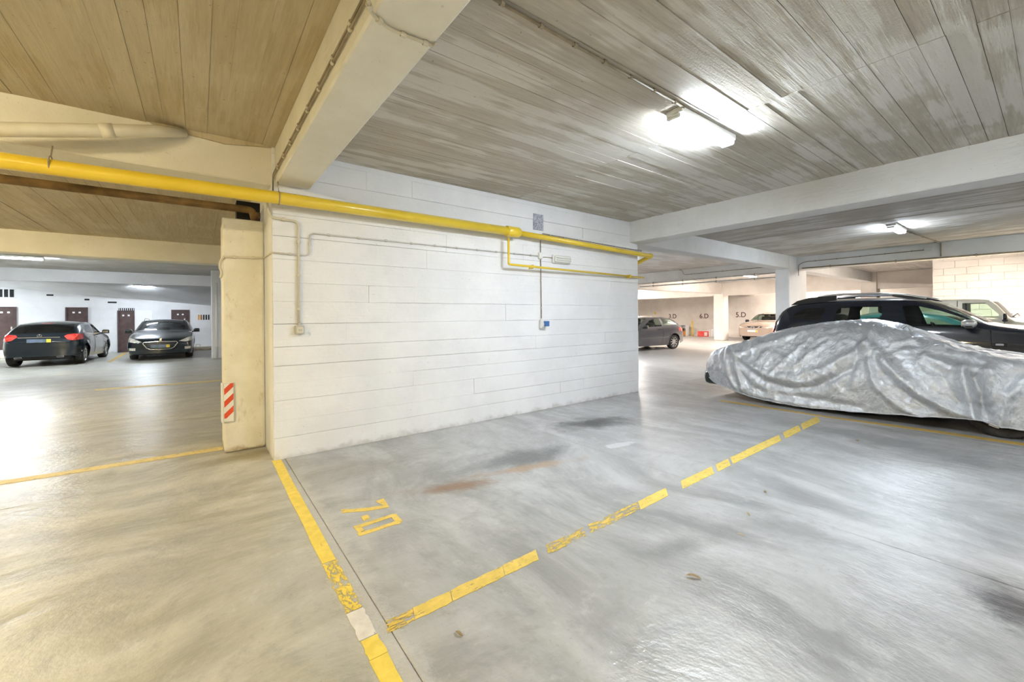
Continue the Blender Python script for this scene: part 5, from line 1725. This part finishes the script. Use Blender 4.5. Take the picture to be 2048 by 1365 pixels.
FOLDS = [  # (pixel polyline, amplitude, width)
    ([(1725, 697), (1760, 722), (1800, 757), (1850, 793), (1900, 818), (1950, 834)], .060, .075),
    ([(1725, 697), (1690, 717), (1650, 738), (1600, 752), (1565, 752)], .040, .06),
    ([(1470, 712), (1500, 730), (1540, 750), (1575, 762), (1615, 764), (1665, 745)], .040, .055),
    ([(1725, 697), (1730, 670), (1735, 648)], .035, .05),
    ([(1470, 712), (1478, 742), (1488, 780)], .040, .05),
    ([(1470, 712), (1505, 697), (1555, 680), (1625, 655)], .030, .05),
    ([(1925, 742), (1935, 790), (1952, 832)], .060, .06),
    ([(1845, 715), (1890, 733), (1927, 743), (1978, 745)], .035, .06),
    ([(1978, 745), (1992, 775), (1978, 805)], .030, .05),
    ([(1735, 722), (1752, 772), (1800, 815), (1842, 832)], .035, .045),
    ([(1500, 786), (1560, 801), (1640, 814)], .025, .04),
    ([(2060, 755), (2012, 800), (2000, 850)], .040, .05),
    ([(1445, 700), (1455, 740), (1470, 775)], .025, .04),
    ([(1600, 690), (1560, 730), (1545, 745)], .015, .03),
    ([(1640, 690), (1610, 715), (1590, 735)], .015, .03),
    ([(1760, 650), (1800, 672), (1830, 690)], .018, .03),
    ([(1780, 690), (1830, 680), (1860, 683)], .015, .03),
    ([(1790, 705), (1840, 700), (1880, 697)], .015, .03),
    ([(1480, 725), (1530, 762), (1580, 777), (1640, 772), (1700, 738)], -.045, .05),
    ([(1945, 752), (1962, 790), (1965, 832)], -.070, .055),
    ([(1738, 708), (1785, 768), (1855, 815)], -.035, .05),
    ([(1560, 788), (1640, 800), (1720, 816)], -.030, .045),
    ([(1712, 705), (1705, 740), (1690, 775)], -.025, .05),
    ([(1480, 740), (1500, 770), (1530, 785)], -.025, .045),
    ([(1880, 745), (1905, 790), (1925, 815)], -.025, .05),
]
FOLDS = [([to_side(p) for p in pl_], a, w) for pl_, a, w in FOLDS]


def seg_d(p, a, b):
    ax, ay = b[0] - a[0], b[1] - a[1]
    l2 = ax * ax + ay * ay or 1e-9
    t = max(0, min(1, ((p[0] - a[0]) * ax + (p[1] - a[1]) * ay) / l2))
    return math.hypot(p[0] - a[0] - t * ax, p[1] - a[1] - t * ay)


def fold_disp(y, z):
    s = 0.0
    for pl_, a, w in FOLDS:
        d = min(seg_d((y, z), p, q) for p, q in zip(pl_, pl_[1:]))
        if d < w * 1.6:
            t = max(0, 1 - d / (w * 1.6))
            s += a * 1.35 * t ** 1.35
    return s


NV_SIDE, NU = 58, 300
cv = bmesh.new()
rows = []
Y_A, Y_B = 4.02, -.62


def cover_section(y):
    hw, zt, zh, rw = hw_f(y), zt_f(y), hem_f(y), roofw(y)
    zt = max(zt, zh + .12)
    zb = min(.66, zh + (zt - zh) * .62)            # belt
    key = [(hw * .985, zh), (hw * 1.0, zh + (zb - zh) * .35), (hw * 1.01, zh + (zb - zh) * .7), (hw * .97, zb), (hw * .97 + (rw - hw * .97) * .5, zb + (zt - zb) * .55), (rw, zt - (zt - zb) * .14), (rw * .62, zt - (zt - zb) * .03), (0, zt)]
    d = [0]
    for a_, b_ in zip(key, key[1:]):
        d.append(d[-1] + math.hypot(a_[0] - b_[0], a_[1] - b_[1]) + 1e-4)
    fx, fz = pchip(list(zip(d, [k[0] for k in key]))), pchip(list(zip(d, [k[1] for k in key])))
    return [(fx(d[-1] * i / NV_SIDE), fz(d[-1] * i / NV_SIDE)) for i in range(NV_SIDE + 1)]


ysts = []
for i in range(NU + 1):
    t = i / NU
    t = t + 0.05 * math.sin(2 * math.pi * t) * -1.0 if False else t
    ysts.append(Y_A + (Y_B - Y_A) * t)
for y in ysts:
    sec = cover_section(y)
    near = [Vector((-x, y, z)) for x, z in sec]
    farp = [Vector((x, y, z)) for x, z in sec[:-1]][::-1]
    rows.append(near + farp)
# curtain rings closing both ends
def curtain(row, sgn, y, depth):
    zh = hem_f(y)
    out = []
    for k in range(1, 9):
        t = k / 8
        out.append([Vector((p.x * (1 - .02 * t), p.y + sgn * depth * math.sin(t * 1.4), p.z * (1 - t) + min(p.z, zh + .02) * t)) for p in row])
    return out
rows = curtain(rows[0], 1, Y_A, .03)[::-1] + rows + curtain(rows[-1], -1, Y_B, .03)
NR, NC_ = len(rows), len(rows[0])
pos0 = rows
nrm = [[None] * NC_ for _ in range(NR)]
for i in range(NR):
    for j in range(NC_):
        du = pos0[min(i + 1, NR - 1)][j] - pos0[max(i - 1, 0)][j]
        dv = pos0[i][min(j + 1, NC_ - 1)] - pos0[i][max(j - 1, 0)]
        n = du.cross(dv)
        n = n.normalized() if n.length > 1e-9 else Vector((0, 0, 1))
        c = Vector((0, pos0[i][j].y, .45))
        if n.dot(pos0[i][j] - c) < 0: n = -n
        nrm[i][j] = n
vg = []
for i in range(NR):
    r_ = []
    for j in range(NC_):
        p, n = pos0[i][j], nrm[i][j]
        q = p + Vector((XM, 0, 0))
        d = 0.0
        side = max(0.0, min(1.0, (-p.x - .25) / .3))
        if side > 0:
            d += fold_disp(p.y, p.z) * side
        nv = q * 1.0
        big = noise.noise(nv * 3.0 + Vector((3, 1, 2)))
        rid = 1 - abs(noise.noise(Vector((nv.x * 5, nv.y * 4.2, nv.z * 5)) + Vector((7, 2, 5)) + Vector((big, big, big)) * .6)) * 2
        rid2 = 1 - abs(noise.noise(Vector((nv.x * 13, nv.y * 11, nv.z * 13)) + Vector((big, 0, big)) * 1.5)) * 2
        d += .008 * big + .016 * max(0, rid) ** 3 + .008 * max(0, rid2) ** 2
        low = max(0, 1 - (p.z - hem_f(p.y)) / .25)
        d += low * .02 * noise.noise(Vector((1, nv.y * 6, 4)))
        v = q + n * d
        v.z = max(v.z, .03)
        r_.append(cv.verts.new(v - ro))
    vg.append(r_)
for i in range(NR - 1):
    for j in range(NC_ - 1):
        cv.faces.new((vg[i][j], vg[i][j + 1], vg[i + 1][j + 1], vg[i + 1][j]))
bmesh.ops.recalc_face_normals(cv, faces=cv.faces)
me = bpy.data.meshes.new('cover_sheet')
cv.to_mesh(me); cv.free()
me.materials.append(M['cover'])
for p in me.polygons: p.use_smooth = True
ct = empty('car_cover', ro)
tag(ct, 'crumpled silver fabric cover draped over the low sports car', 'car cover')
link('cover_sheet', me, ct)
hp_ = []
for i in range(8, NR - 8, 3):
    hp_.append(vg[i] if False else Vector(me.vertices[i * NC_].co))
MB().tube(hp_, .009, 6).build('elastic_hem', M['cover'], ct, True)
# strap of fabric standing up by the dark blue car's door pillar
tp = at_x(1818, 655, 7.75) - ro
MB().tube([tp + Vector((0, .10, -.06)), tp + Vector((0, .03, .03)), tp, tp + Vector((.0, -.03, -.07))], .014, 6).build('fabric_tuck', M['cover'], ct, True)
